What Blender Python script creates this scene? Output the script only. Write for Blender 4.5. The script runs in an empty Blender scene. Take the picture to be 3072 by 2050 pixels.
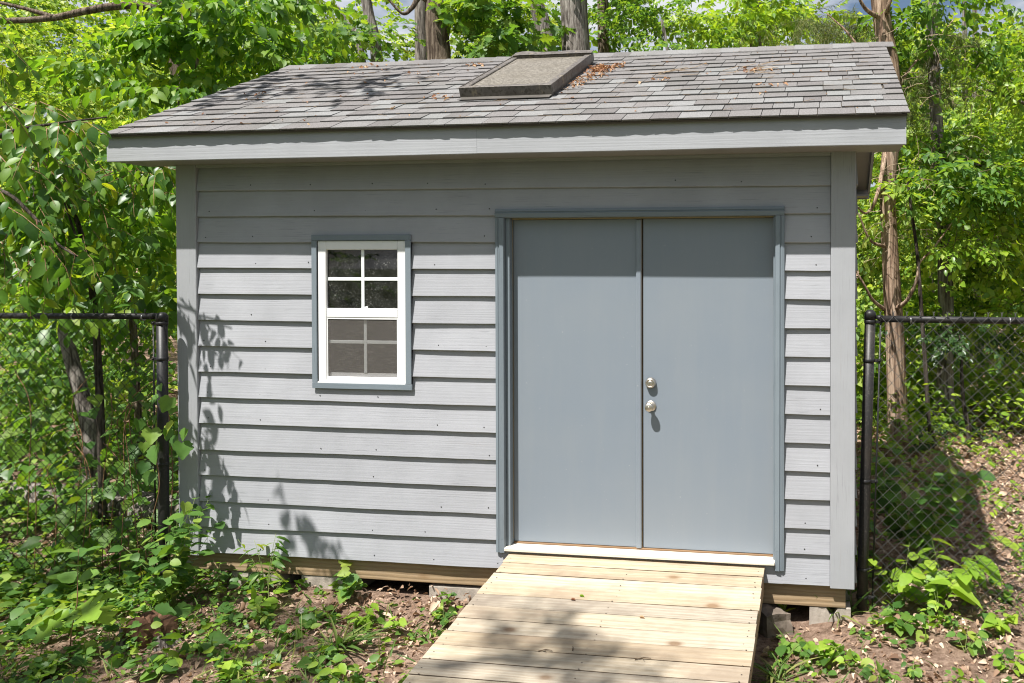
import bpy, math, random
import numpy as np
from mathutils import Matrix, Vector
from math import radians, sin, cos, pi, sqrt

# ------------------------------------------------------------------ camera
SC = bpy.context.scene
COL = SC.collection
CAM = np.array([2.2317, -4.9086, 1.9194]); YAW, PITCH = .1478, .0146
F_PX, PPX, PPY = 2432.07, 2109.18, 833.6            # solved for a 3072 x 2050 frame
RT = np.array([cos(YAW), sin(YAW), 0.])
_f = np.array([-sin(YAW), cos(YAW), 0.]); _u = np.array([0, 0, 1.])
FW = _f * cos(PITCH) - _u * sin(PITCH); UP = _u * cos(PITCH) + _f * sin(PITCH)
cd = bpy.data.cameras.new('camera'); cam = bpy.data.objects.new('camera', cd); COL.objects.link(cam)
cam.matrix_world = Matrix(((RT[0], UP[0], -FW[0], CAM[0]), (RT[1], UP[1], -FW[1], CAM[1]),
                           (RT[2], UP[2], -FW[2], CAM[2]), (0, 0, 0, 1)))
cd.sensor_width = 36; cd.lens = F_PX / 3072 * 36
cd.shift_x = (1536 - PPX) / 3072; cd.shift_y = (PPY - 1025) / 3072
cd.clip_start = .05; cd.clip_end = 2000
SC.camera = cam


def ray(px, py):
    return FW + RT * (px - PPX) / F_PX - UP * (py - PPY) / F_PX


def P(px, py, D):                                    # a world point seen at (px, py), D metres away
    return CAM + D * ray(px, py)


def PZ(px, py, z):                                   # where that line of sight meets height z
    d = ray(px, py); return CAM + d * ((z - CAM[2]) / d[2])


# ------------------------------------------------------------------ sun, sky, exposure
SUN = np.array([-.56, -1.0, 2.17]); SUN /= np.linalg.norm(SUN)      # towards the sun
sl = bpy.data.lights.new('sun', 'SUN'); sl.energy = 5.0; sl.angle = radians(.53); sl.color = (1, .965, .91)
so = bpy.data.objects.new('sun', sl); COL.objects.link(so)
so.rotation_euler = Vector(SUN).to_track_quat('Z', 'Y').to_euler(); so.location = (-6, -10, 20)
W = bpy.data.worlds.new('World'); SC.world = W; W.use_nodes = True
wn, wl = W.node_tree.nodes, W.node_tree.links
for n in list(wn): wn.remove(n)
wo = wn.new('ShaderNodeOutputWorld'); wb = wn.new('ShaderNodeBackground'); wb.inputs[1].default_value = .05
sky = wn.new('ShaderNodeTexSky'); sky.sky_type = 'NISHITA'; sky.sun_disc = False
sky.sun_elevation = math.asin(SUN[2]); sky.sun_rotation = math.atan2(SUN[0], SUN[1])
sky.air_density = 1.0; sky.dust_density = 1.2; sky.ozone_density = 1.2
tc = wn.new('ShaderNodeTexCoord'); mp = wn.new('ShaderNodeMapping'); mp.inputs['Scale'].default_value = (1, 1, 2.6)
nz = wn.new('ShaderNodeTexNoise'); nz.inputs['Scale'].default_value = 3.2; nz.inputs['Detail'].default_value = 7
nz.inputs['Roughness'].default_value = .6
cr = wn.new('ShaderNodeValToRGB'); cr.color_ramp.elements[0].position = .40; cr.color_ramp.elements[1].position = .58
mx = wn.new('ShaderNodeMix'); mx.data_type = 'RGBA'; mx.inputs[7].default_value = (8.6, 8.8, 9.3, 1)
wl.new(tc.outputs['Generated'], mp.inputs[0]); wl.new(mp.outputs[0], nz.inputs['Vector'])
wl.new(nz.outputs['Fac'], cr.inputs[0]); wl.new(cr.outputs[0], mx.inputs[0])
wl.new(sky.outputs[0], mx.inputs[6]); wl.new(mx.outputs[2], wb.inputs[0]); wl.new(wb.outputs[0], wo.inputs[0])
vs = SC.view_settings; vs.view_transform = 'Standard'; vs.look = 'None'; vs.gamma = 1; vs.use_curve_mapping = False
vs.exposure = .96
cy = SC.cycles
cy.use_denoising = True; cy.max_bounces = 8; cy.diffuse_bounces = 4; cy.glossy_bounces = 3
cy.transmission_bounces = 5; cy.transparent_max_bounces = 12; cy.caustics_reflective = False; cy.caustics_refractive = False
cy.sample_clamp_indirect = 6; cy.pixel_filter_type = 'BLACKMAN_HARRIS'; cy.filter_width = 1.1

# ------------------------------------------------------------------ materials
MATS = {}


class N:
    def __init__(s, name):
        s.m = bpy.data.materials.new(name); s.m.use_nodes = True
        s.t = s.m.node_tree; s.t.nodes.clear(); MATS[name] = s.m
        s.out = s.t.nodes.new('ShaderNodeOutputMaterial')

    def n(s, typ, props=None, **ins):
        nd = s.t.nodes.new('ShaderNode' + typ)
        for k, v in (props or {}).items(): setattr(nd, k, v)
        for k, v in ins.items():
            key = int(k[1:]) if k[0] == 'i' and k[1:].isdigit() else k.replace('_', ' ')
            s.set(nd.inputs[key], v)
        return nd

    def set(s, sock, v):
        if hasattr(v, 'is_output'): s.t.links.new(v, sock)
        elif hasattr(v, 'outputs'): s.t.links.new(v.outputs[0], sock)
        else: sock.default_value = v if not isinstance(v, tuple) or len(v) != 3 or sock.type != 'RGBA' else (*v, 1)

    def coord(s, kind='Object', scale=(1, 1, 1), loc=None):
        c = s.n('TexCoord').outputs[kind]
        m = s.n('Mapping', Vector=c, Scale=scale)
        if loc is not None: s.set(m.inputs['Location'], loc)
        return m.outputs[0]

    def noise(s, vec, scale, detail=4, rough=.55, dist=0):
        return s.n('TexNoise', Vector=vec, Scale=scale, Detail=detail, Roughness=rough, Distortion=dist).outputs['Fac']

    def ramp(s, fac, stops):
        r = s.n('ValToRGB', Fac=fac); e = r.color_ramp.elements
        while len(e) < len(stops): e.new(.5)
        for el, (p, c) in zip(e, stops):
            el.position = p; el.color = (*c, 1) if len(c) == 3 else c
        return r.outputs[0]

    def mix(s, fac, a, b, blend='MIX'):
        m = s.n('Mix', dict(data_type='RGBA', blend_type=blend)); s.set(m.inputs[0], fac); s.set(m.inputs[6], a); s.set(m.inputs[7], b)
        return m.outputs[2]

    def math(s, op, a, b=0.0, clamp=False):
        m = s.n('Math', dict(operation=op, use_clamp=clamp)); s.set(m.inputs[0], a); s.set(m.inputs[1], b); return m.outputs[0]

    def bump(s, h, strength, dist=.01, normal=None):
        b = s.n('Bump', Height=h, Strength=strength, Distance=dist)
        if normal is not None: s.set(b.inputs['Normal'], normal)
        return b.outputs[0]

    def rnd(s):
        return s.n('ObjectInfo').outputs['Random']

    def principled(s, col, rough=.6, spec=.4, normal=None, metal=0., **kw):
        p = s.n('BsdfPrincipled'); s.set(p.inputs['Base Color'], col); s.set(p.inputs['Roughness'], rough)
        s.set(p.inputs['Specular IOR Level'], spec); s.set(p.inputs['Metallic'], metal)
        if normal is not None: s.set(p.inputs['Normal'], normal)
        return p

    def done(s, sh):
        s.set(s.out.inputs[0], sh); return s.m


def g3(v): return (v, v, v)


def mat_paint(name, col, rough=.55, grain=1.0, var=.06, dirt=.25, spec=.35, axis='x'):
    n = N(name); sc_ = dict(x=(1.6, 50, 62), z=(62, 50, 1.6), y=(50, 1.6, 62))[axis]
    r = n.rnd(); off = n.n('CombineXYZ', X=n.math('MULTIPLY', r, 37.), Y=n.math('MULTIPLY', r, 11.), Z=n.math('MULTIPLY', r, 23.)).outputs[0]
    base = n.n('TexCoord').outputs['Object']
    va = n.n('VectorMath', dict(operation='ADD')); n.set(va.inputs[0], base); n.set(va.inputs[1], off)
    m1 = n.n('Mapping', Vector=va.outputs[0], Scale=sc_).outputs[0]
    gr = n.noise(m1, 2.2, 5, .6, .6)
    m2 = n.n('Mapping', Vector=va.outputs[0], Scale=(sc_[0] * .5, sc_[1] * .5, sc_[2] * .5)).outputs[0]
    knot = n.n('TexWave', dict(wave_type='BANDS', bands_direction=axis.upper() if axis != 'x' else 'Z'), Vector=m2, Scale=.5, Distortion=9., Detail=2., Detail_Scale=1.4).outputs['Fac']
    big = n.noise(base, 2.6, 4, .6); fine = n.noise(base, 160, 2, .5)
    c0 = tuple(v * (1 - var) for v in col); c1 = tuple(min(1, v * (1 + var)) for v in col)
    c = n.mix(n.ramp(big, [(.3, g3(0)), (.7, g3(1))]), c0, c1)
    c = n.mix(n.math('MULTIPLY', n.ramp(gr, [(.62, g3(0)), (.78, g3(1))]), dirt * grain), c, tuple(v * .62 for v in col))
    c = n.mix(n.math('MULTIPLY', n.ramp(n.noise(m1, .9, 6, .75), [(.62, g3(0)), (.68, g3(1))]), .55 * dirt), c, (.26, .23, .20))
    m3 = n.n('Mapping', Vector=va.outputs[0], Scale=tuple(k * 2.6 for k in sc_)).outputs[0]
    crk = n.math('MULTIPLY', n.ramp(n.noise(m3, 1.3, 3, .6), [(.60, g3(0)), (.66, g3(1))]), n.ramp(n.noise(va.outputs[0], 3.1, 3, .6), [(.42, g3(0)), (.62, g3(1))]))
    c = n.mix(n.math('MULTIPLY', crk, 1.1 * dirt), c, tuple(v * .45 for v in col))
    lite = n.ramp(n.noise(m3, 1.7, 2, .5), [(.62, g3(0)), (.70, g3(1))])
    c = n.mix(n.math('MULTIPLY', lite, .35 * dirt), c, tuple(min(1, v * 1.3) for v in col))
    hsv = n.n('HueSaturation', Color=c, Value=n.math('ADD', .96, n.math('MULTIPLY', r, .08)), Saturation=1.)
    h = n.math('ADD', n.math('MULTIPLY', gr, 1.), n.math('ADD', n.math('MULTIPLY', knot, .35), n.math('MULTIPLY', fine, .25)))
    return n.done(n.principled(hsv.outputs[0], rough, spec, n.bump(h, .22 * grain, .003)))


mat_paint('siding_paint', (.320, .326, .350), var=.08, dirt=.4)
mat_paint('trim_paint', (.335, .343, .362), dirt=.35)
mat_paint('trim_paint_vertical', (.322, .330, .349), axis='z', dirt=.4)
mat_paint('blue_paint_vertical', (.175, .208, .236), axis='z', grain=.6, dirt=.5, rough=.45)
mat_paint('blue_paint', (.165, .197, .225), grain=.6, dirt=.4, rough=.45)
mat_paint('soffit_paint', (.27, .255, .24), grain=.5)


def m_door():
    n = N('door_paint'); o = n.coord()
    big = n.noise(o, 1.6, 4, .6); streak = n.noise(n.coord(scale=(9, 9, .9)), 1.5, 4, .6); fine = n.noise(o, 260, 2)
    c = n.mix(n.ramp(big, [(.3, g3(0)), (.7, g3(1))]), (.192, .226, .268), (.206, .236, .270))
    c = n.mix(n.math('MULTIPLY', n.ramp(streak, [(.45, g3(0)), (.75, g3(1))]), .3), c, (.23, .255, .28))
    sp = n.ramp(n.noise(o, 55, 2, .5), [(.74, g3(0)), (.77, g3(1))])
    c = n.mix(n.math('MULTIPLY', sp, .25), c, (.5, .5, .5))
    h = n.math('ADD', n.math('MULTIPLY', fine, .3), n.math('MULTIPLY', n.noise(o, 7, 3), 1.))
    return n.done(n.principled(c, n.math('ADD', .36, n.math('MULTIPLY', big, .16)), .45, n.bump(h, .12, .004)))


m_door()


def m_shingle():
    n = N('shingle'); o = n.coord('Object'); r = n.rnd()
    c = n.ramp(r, [(0, (.105, .092, .09)), (.2, (.155, .140, .137)), (.45, (.20, .195, .193)), (.6, (.238, .240, .240)), (.78, (.185, .168, .163)), (1, (.135, .122, .119))])
    c.node.color_ramp.interpolation = 'LINEAR'
    w = n.n('NewGeometry').outputs['Position']
    gr = n.noise(w, 330, 2, .7); gr2 = n.noise(w, 95, 3, .7); st = n.noise(w, 1.7, 5, .65)
    c = n.mix(n.ramp(gr, [(.35, g3(0)), (.66, g3(1))]), n.mix(.42, c, g3(0.03)), n.mix(.3, c, g3(.5)))
    c = n.mix(n.math('MULTIPLY', n.ramp(gr2, [(.5, g3(0)), (.75, g3(1))]), .35), c, (.06, .055, .05))
    c = n.mix(n.math('MULTIPLY', n.ramp(st, [(.48, g3(0)), (.72, g3(1))]), .3), c, (.075, .085, .065))
    return n.done(n.principled(c, .95, .15, n.bump(n.math('ADD', gr, gr2), .7, .006)))


m_shingle()


def mat_wood(name, pal, axis='x', wear=.3, knots=True, rough=.75, hi=0.0):
    n = N(name); r = n.rnd()
    base = n.n('TexCoord').outputs['Object']
    off = n.n('CombineXYZ', X=n.math('MULTIPLY', r, 61.), Y=n.math('MULTIPLY', r, 17.), Z=n.math('MULTIPLY', r, 31.)).outputs[0]
    va = n.n('VectorMath', dict(operation='ADD')); n.set(va.inputs[0], base); n.set(va.inputs[1], off)
    sc_ = dict(x=(.8, 9, 9), y=(9, .8, 9), z=(9, 9, .8))[axis]
    m1 = n.n('Mapping', Vector=va.outputs[0], Scale=sc_).outputs[0]
    ring = n.n('TexWave', dict(wave_type='RINGS', rings_direction=axis.upper()), Vector=m1, Scale=1.6, Distortion=7.5, Detail=3., Detail_Scale=.8, Detail_Roughness=.6).outputs['Fac']
    fib = n.noise(n.n('Mapping', Vector=va.outputs[0], Scale=tuple(k * 3.4 for k in sc_)).outputs[0], 3., 4, .65)
    patch = n.noise(va.outputs[0], 2.1, 4, .6)
    c = n.mix(n.ramp(ring, [(.2, g3(0)), (.9, g3(1))]), pal[0], pal[1])
    c = n.mix(n.math('MULTIPLY', n.ramp(fib, [(.4, g3(0)), (.72, g3(1))]), .5), c, pal[2])
    c = n.mix(n.math('MULTIPLY', n.ramp(patch, [(.5, g3(0)), (.68, g3(1))]), wear), c, pal[3])
    if knots:
        vo = n.n('TexVoronoi', dict(feature='F1'), Vector=n.n('Mapping', Vector=va.outputs[0], Scale=dict(x=(2.4, 4.2, 4.2), y=(4.2, 2.4, 4.2), z=(4.2, 4.2, 2.4))[axis]).outputs[0], Scale=1.)
        k = n.ramp(vo.outputs['Distance'], [(.06, g3(1)), (.10, g3(.4)), (.15, g3(0))])
        c = n.mix(n.math('MULTIPLY', k, .8), c, (.16, .085, .035))
    r2 = n.math('FRACT', n.math('MULTIPLY', r, 7.31))
    c = n.mix(n.math('MULTIPLY', n.ramp(r2, [(.55, g3(0)), (.95, g3(1))]), n.math('MULTIPLY', n.ramp(n.noise(m1, 1.1, 5, .7), [(.38, g3(.1)), (.6, g3(1))]), wear)), c, pal[3])
    hv = n.n('HueSaturation', Color=c, Value=n.math('ADD', .80, n.math('MULTIPLY', r, .32)), Saturation=n.math('ADD', .8, n.math('MULTIPLY', r2, .35)))
    return n.done(n.principled(hv.outputs[0], rough, .25, n.bump(n.math('ADD', fib, ring), .35, .003)))


mat_wood('ramp_wood', [(.44, .378, .285), (.385, .32, .23), (.25, .18, .11), (.22, .17, .125)], wear=.75)
mat_wood('plank_edge', [(.17, .12, .075), (.13, .09, .055), (.10, .07, .04), (.10, .08, .06)], knots=False)
mat_wood('ramp_side_wood', [(.34, .22, .12), (.28, .17, .09), (.22, .14, .07), (.2, .14, .09)], axis='y', knots=False)
mat_wood('beam_wood', [(.33, .24, .145), (.28, .195, .11), (.2, .135, .075), (.22, .17, .115)], wear=.5)
mat_wood('threshold_wood', [(.72, .67, .58), (.66, .60, .50), (.60, .52, .42), (.6, .55, .48)], knots=False)
mat_wood('strip_wood', [(.30, .19, .11), (.25, .155, .09), (.22, .14, .08), (.22, .16, .1)], knots=False)


def mat_simple(name, col, rough=.5, spec=.5, metal=0., bump=0., bscale=60., var=.15, vscale=5.):
    n = N(name); o = n.coord()
    v = n.noise(o, vscale, 5, .65)
    c = n.mix(n.ramp(v, [(.3, g3(0)), (.7, g3(1))]), tuple(k * (1 - var) for k in col), tuple(min(1, k * (1 + var)) for k in col))
    nrm = n.bump(n.noise(o, bscale, 3, .6), bump, .004) if bump else None
    return n.done(n.principled(c, n.math('ADD', rough - .06, n.math('MULTIPLY', v, .12)), spec, nrm, metal))


mat_simple('white_vinyl', (.74, .74, .74), .35, .5, var=.03)
mat_simple('muntin_vinyl', (.74, .77, .77), .4, .4, var=.04)
mat_simple('gold_strip', (.36, .27, .16), .35, .5, .35, var=.1)
mat_simple('dark_gap', (.012, .012, .013), .9, .1)  # near-black standing in for the shade inside gaps
mat_simple('nickel', (.60, .55, .49), .38, .5, 1., bump=.05, bscale=200, var=.06)
mat_simple('keyhole', (.03, .028, .025), .6, .3)
mat_simple('nail_head', (.05, .045, .042), .6, .4, .6)
mat_simple('screw_head', (.16, .13, .10), .5, .4, .7)
mat_simple('interior_wood', (.07, .06, .048), .8, .2)
mat_simple('skylight_flashing', (.28, .26, .24), .35, .5, .7, var=.15)
mat_simple('concrete', (.36, .32, .275), .95, .1, bump=.8, bscale=45, var=.28, vscale=9)
mat_simple('rock', (.17, .14, .115), .95, .1, bump=1., bscale=18, var=.4, vscale=7)
mat_simple('twig', (.12, .085, .055), .85, .2, bump=.4, bscale=90, var=.3)
mat_simple('pale_twig', (.33, .25, .17), .85, .2, var=.25, vscale=20)
mat_simple('green_stem', (.16, .20, .06), .6, .3, var=.3, vscale=14)
mat_simple('red_stem', (.24, .13, .07), .6, .3, var=.3, vscale=14)
mat_simple('dandelion_fluff', (.45, .42, .38), .9, .1)
mat_simple('stump_rot', (.105, .058, .036), .95, .1, bump=1., bscale=35, var=.5, vscale=16)
mat_simple('galvanised', (.46, .46, .46), .38, .5, .85, var=.12)


def m_black_vinyl(name, base, dust):
    n = N(name); o = n.coord()
    d = n.noise(o, 85, 4, .7); big = n.noise(n.coord(scale=(1, 1, .5)), 5, 4, .6)
    c = n.mix(n.math('MULTIPLY', n.ramp(d, [(.55, g3(0)), (.72, g3(1))]), dust), base, (.22, .19, .16))
    c = n.mix(n.math('MULTIPLY', n.ramp(big, [(.5, g3(0)), (.75, g3(1))]), dust * .5), c, (.15, .115, .085))
    return n.done(n.principled(c, n.math('ADD', .34, n.math('MULTIPLY', big, .25)), .35, n.bump(d, .12, .003)))


m_black_vinyl('black_vinyl', (.012, .012, .013), .18)
m_black_vinyl('dusty_black_vinyl', (.02, .019, .019), .4)
m_black_vinyl('sunlit_wire_vinyl', (.085, .084, .083), .25)  # black wires greyed, sunlight on the vinyl put into the colour


def m_glass():
    n = N('window_glass'); o = n.coord()
    d = n.noise(o, 75, 3, .8); big = n.noise(o, 9, 4, .6)
    dust = n.math('MULTIPLY', n.ramp(d, [(.57, g3(.12)), (.68, g3(1))]), n.ramp(big, [(.35, g3(.06)), (.65, g3(.38))]))
    gl = n.n('BsdfGlossy', Color=g3(.9), Roughness=.02); tr = n.n('BsdfTransparent', Color=g3(.5)); df = n.n('BsdfDiffuse', Color=(.5, .5, .47))
    fr = n.n('Fresnel', IOR=1.5)
    a = n.n('MixShader', Fac=n.math('ADD', n.math('MULTIPLY', fr.outputs[0], .75), .01)); n.set(a.inputs[1], tr); n.set(a.inputs[2], gl)
    b = n.n('MixShader', Fac=dust); n.set(b.inputs[1], a); n.set(b.inputs[2], df)
    return n.done(b)


m_glass()


def m_screen():
    n = N('insect_screen'); st = n.noise(n.coord(scale=(14, 1, 260)), 1., 3, .6)
    df = n.n('BsdfDiffuse', Color=n.mix(n.ramp(st, [(.5, g3(0)), (.75, g3(1))]), (.15, .138, .128), (.26, .24, .22))); tr = n.n('BsdfTransparent', Color=g3(1))
    b = n.n('MixShader', Fac=.34); n.set(b.inputs[1], tr); n.set(b.inputs[2], df)
    return n.done(b)


m_screen()


def m_skyglass():
    n = N('skylight_lens'); o = n.coord(); w = n.coord(scale=(1, .35, 1))
    a = n.noise(o, 48, 4, .8); b = n.noise(o, 6, 4, .6); s = n.noise(n.coord(scale=(10, 45, 10)), 2., 3, .7)
    c = n.mix(n.ramp(a, [(.42, g3(0)), (.60, g3(1))]), (.085, .074, .058), (.22, .20, .168))
    c = n.mix(n.math('MULTIPLY', n.ramp(s, [(.55, g3(0)), (.7, g3(1))]), .55), c, (.06, .052, .036))
    c = n.mix(n.math('MULTIPLY', n.ramp(b, [(.45, g3(0)), (.7, g3(1))]), .4), c, (.10, .085, .06))
    return n.done(n.principled(c, .55, .35, n.bump(a, .3, .003)))


m_skyglass()


def m_skyframe():
    n = N('skylight_frame'); o = n.coord()
    a = n.noise(o, 40, 5, .75); b = n.noise(n.coord(scale=(1, 1, 1)), 11, 4, .6)
    c = n.mix(n.ramp(b, [(.3, g3(0)), (.7, g3(1))]), (.105, .092, .083), (.16, .145, .13))
    c = n.mix(n.math('MULTIPLY', n.ramp(a, [(.50, g3(0)), (.60, g3(1))]), .7), c, (.035, .028, .018))
    c = n.mix(n.math('MULTIPLY', n.ramp(n.noise(n.coord(scale=(14, 14, 3)), 1.4, 4, .7), [(.58, g3(0)), (.64, g3(1))]), .5), c, (.30, .25, .17))
    return n.done(n.principled(c, .5, .4, n.bump(a, .2, .003), .25))


m_skyframe()


def mat_bark(name, c0, c1, c2, sx=26., sz=2.2):
    n = N(name); v = n.coord(scale=(sx, sx, sz)); o = n.coord()
    a = n.noise(v, 1., 6, .68, .8); b = n.noise(o, 3, 4, .6); f = n.noise(n.coord(scale=(sx * 3, sx * 3, sz * 5)), 1., 3, .6)
    c = n.ramp(a, [(.40, c0), (.5, c1), (.62, c2)])
    c = n.mix(n.math('MULTIPLY', n.ramp(b, [(.5, g3(0)), (.7, g3(1))]), .35), c, tuple(k * .6 for k in c1))
    return n.done(n.principled(c, .95, .12, n.bump(n.math('ADD', n.math('MULTIPLY', a, 1.), n.math('MULTIPLY', f, .3)), 1., .03)))


mat_bark('bark_brown', (.055, .040, .030), (.15, .115, .085), (.25, .20, .155))
mat_bark('bark_grey', (.065, .055, .048), (.20, .175, .155), (.34, .31, .28))
mat_bark('bark_dark', (.022, .018, .015), (.065, .053, .043), (.12, .10, .085))
mat_bark('bark_cedar', (.10, .065, .045), (.32, .22, .155), (.50, .38, .285), 34, 1.1)


def mat_leaf(name, stops, trans, rough=.42, spec=.45, tfac=.45, gain=1.0):
    """stops: colour ramp over the per-leaf random value; trans: tint of light passing through."""
    n = N(name)
    at = n.n('Attribute', dict(attribute_name='rnd')).outputs['Fac']
    r = n.math('FRACT', n.math('ADD', at, n.rnd()))
    c = n.ramp(r, stops)
    o = n.n('NewGeometry').outputs['Position']
    c = n.mix(n.math('MULTIPLY', n.ramp(n.noise(o, 34, 3, .6), [(.4, g3(0)), (.7, g3(1))]), .3), c, n.mix(1., c, g3(.55), 'MULTIPLY'))
    hv = n.n('HueSaturation', Color=c, Value=gain).outputs[0]
    p = n.principled(hv, n.math('ADD', rough, n.math('MULTIPLY', r, .12)), spec)
    t = n.n('BsdfTranslucent', Color=n.mix(1., hv, (*[k for k in trans],), 'MULTIPLY'))
    b = n.n('MixShader', Fac=tfac); n.set(b.inputs[1], p); n.set(b.inputs[2], t)
    return n.done(b)


mat_leaf('leaf_cherry', [(0, (.048, .125, .024)), (.5, (.085, .195, .028)), (.85, (.14, .26, .028)), (1, (.26, .34, .022))], (2.3, 2.0, .7), .36, .45, .45)
mat_leaf('leaf_hickory', [(0, (.055, .14, .02)), (.6, (.11, .235, .026)), (1, (.205, .32, .03))], (2.1, 1.9, .6), .4, .4, .48)
mat_leaf('leaf_oak', [(0, (.05, .125, .026)), (.6, (.10, .21, .032)), (1, (.19, .29, .036))], (2.1, 1.9, .7), .4, .4, .45)
mat_leaf('leaf_lime', [(0, (.10, .205, .02)), (.5, (.20, .335, .03)), (1, (.32, .43, .045))], (1.7, 1.6, .6), .34, .5, .45)
mat_leaf('leaf_forest', [(0, (.055, .125, .02)), (.3, (.14, .255, .032)), (.7, (.255, .375, .05)), (1, (.44, .51, .15))], (1.8, 1.7, .6), .42, .4, .45)
mat_leaf('leaf_dark', [(0, (.018, .045, .014)), (.6, (.032, .075, .02)), (1, (.06, .12, .022))], (1.8, 2., .8), .3, .55, .3)
mat_leaf('leaf_weed', [(0, (.05, .125, .026)), (.5, (.10, .21, .038)), (.85, (.17, .29, .044)), (1, (.30, .37, .06))], (1.8, 1.7, .7), .42, .4, .4)
mat_leaf('leaf_bright', [(0, (.16, .29, .026)), (.6, (.23, .37, .036)), (1, (.31, .42, .05))], (1.6, 1.6, .7), .45, .35, .4)
mat_leaf('leaf_cedar', [(0, (.07, .105, .03)), (.6, (.13, .165, .05)), (1, (.26, .25, .11))], (1.3, 1.3, .8), .6, .2, .3)
mat_leaf('leaf_litter', [(0, (.12, .068, .042)), (.2, (.24, .15, .098)), (.5, (.40, .275, .19)), (.8, (.56, .42, .31)), (1, (.64, .52, .40))], (1.1, .9, .7), .75, .2, .2)
mat_leaf('dry_leaf', [(0, (.22, .10, .055)), (.5, (.36, .20, .11)), (1, (.5, .36, .22))], (1.1, .9, .7), .7, .2, .25)
mat_leaf('grass_blade', [(0, (.06, .13, .025)), (.6, (.13, .20, .045)), (1, (.28, .28, .09))], (1.5, 1.6, .8), .5, .3, .35)


def m_ground():
    n = N('soil'); o = n.n('NewGeometry').outputs['Position']
    a = n.noise(o, 22, 6, .7); b = n.noise(o, 2.2, 5, .6); f = n.noise(o, 140, 3, .7)
    c = n.ramp(a, [(.34, (.11, .07, .048)), (.48, (.27, .18, .13)), (.6, (.42, .295, .22)), (.75, (.54, .41, .32))])
    c = n.mix(n.math('MULTIPLY', n.ramp(b, [(.45, g3(0)), (.65, g3(1))]), .4), c, (.13, .085, .06))
    c = n.mix(n.math('MULTIPLY', n.ramp(f, [(.52, g3(0)), (.66, g3(1))]), .5), c, (.46, .34, .26))
    sy = n.n('SeparateXYZ', Vector=o).outputs['Y']
    dark_yard = n.ramp(n.math('ADD', n.math('MULTIPLY', sy, -.25), n.math('MULTIPLY', b, .35)), [(.70, g3(0)), (.95, g3(1))])   # unseen yard ground darkened to grass tone, added to cut bounce light
    c = n.mix(dark_yard, c, n.ramp(a, [(.35, (.04, .052, .02)), (.6, (.085, .10, .045))]))
    return n.done(n.principled(c, .97, .08, n.bump(n.math('ADD', a, f), 1., .02)))


m_ground()

# ------------------------------------------------------------------ mesh helpers


def tag(o, label=None, cat=None, group=None, kind=None):
    if label: o['label'] = label
    if cat: o['category'] = cat
    if group: o['group'] = group
    if kind: o['kind'] = kind
    return o


def link(name, me, mat=None, parent=None):
    o = bpy.data.objects.new(name, me); COL.objects.link(o)
    if mat is not None and me is not None and not me.materials: me.materials.append(MATS[mat])
    if parent is not None: o.parent = parent
    return o


def empty(name, loc=(0, 0, 0), parent=None):
    o = bpy.data.objects.new(name, None); COL.objects.link(o); o.location = loc; o.empty_display_size = .2
    if parent is not None: o.parent = parent
    return o


def tri_mesh(name, V, T, rnd=None, smooth=False):
    V = np.ascontiguousarray(V, np.float32); T = np.ascontiguousarray(T, np.int32)
    me = bpy.data.meshes.new(name)
    me.vertices.add(len(V)); me.vertices.foreach_set('co', V.ravel())
    me.loops.add(T.size); me.loops.foreach_set('vertex_index', T.ravel())
    me.polygons.add(len(T)); me.polygons.foreach_set('loop_start', np.arange(0, T.size, 3, dtype=np.int32))
    if smooth: me.polygons.foreach_set('use_smooth', np.ones(len(T), bool))
    if rnd is not None:
        at = me.attributes.new('rnd', 'FLOAT', 'POINT'); at.data.foreach_set('value', np.ascontiguousarray(rnd, np.float32))
    me.update(calc_edges=True)
    return me


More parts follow.
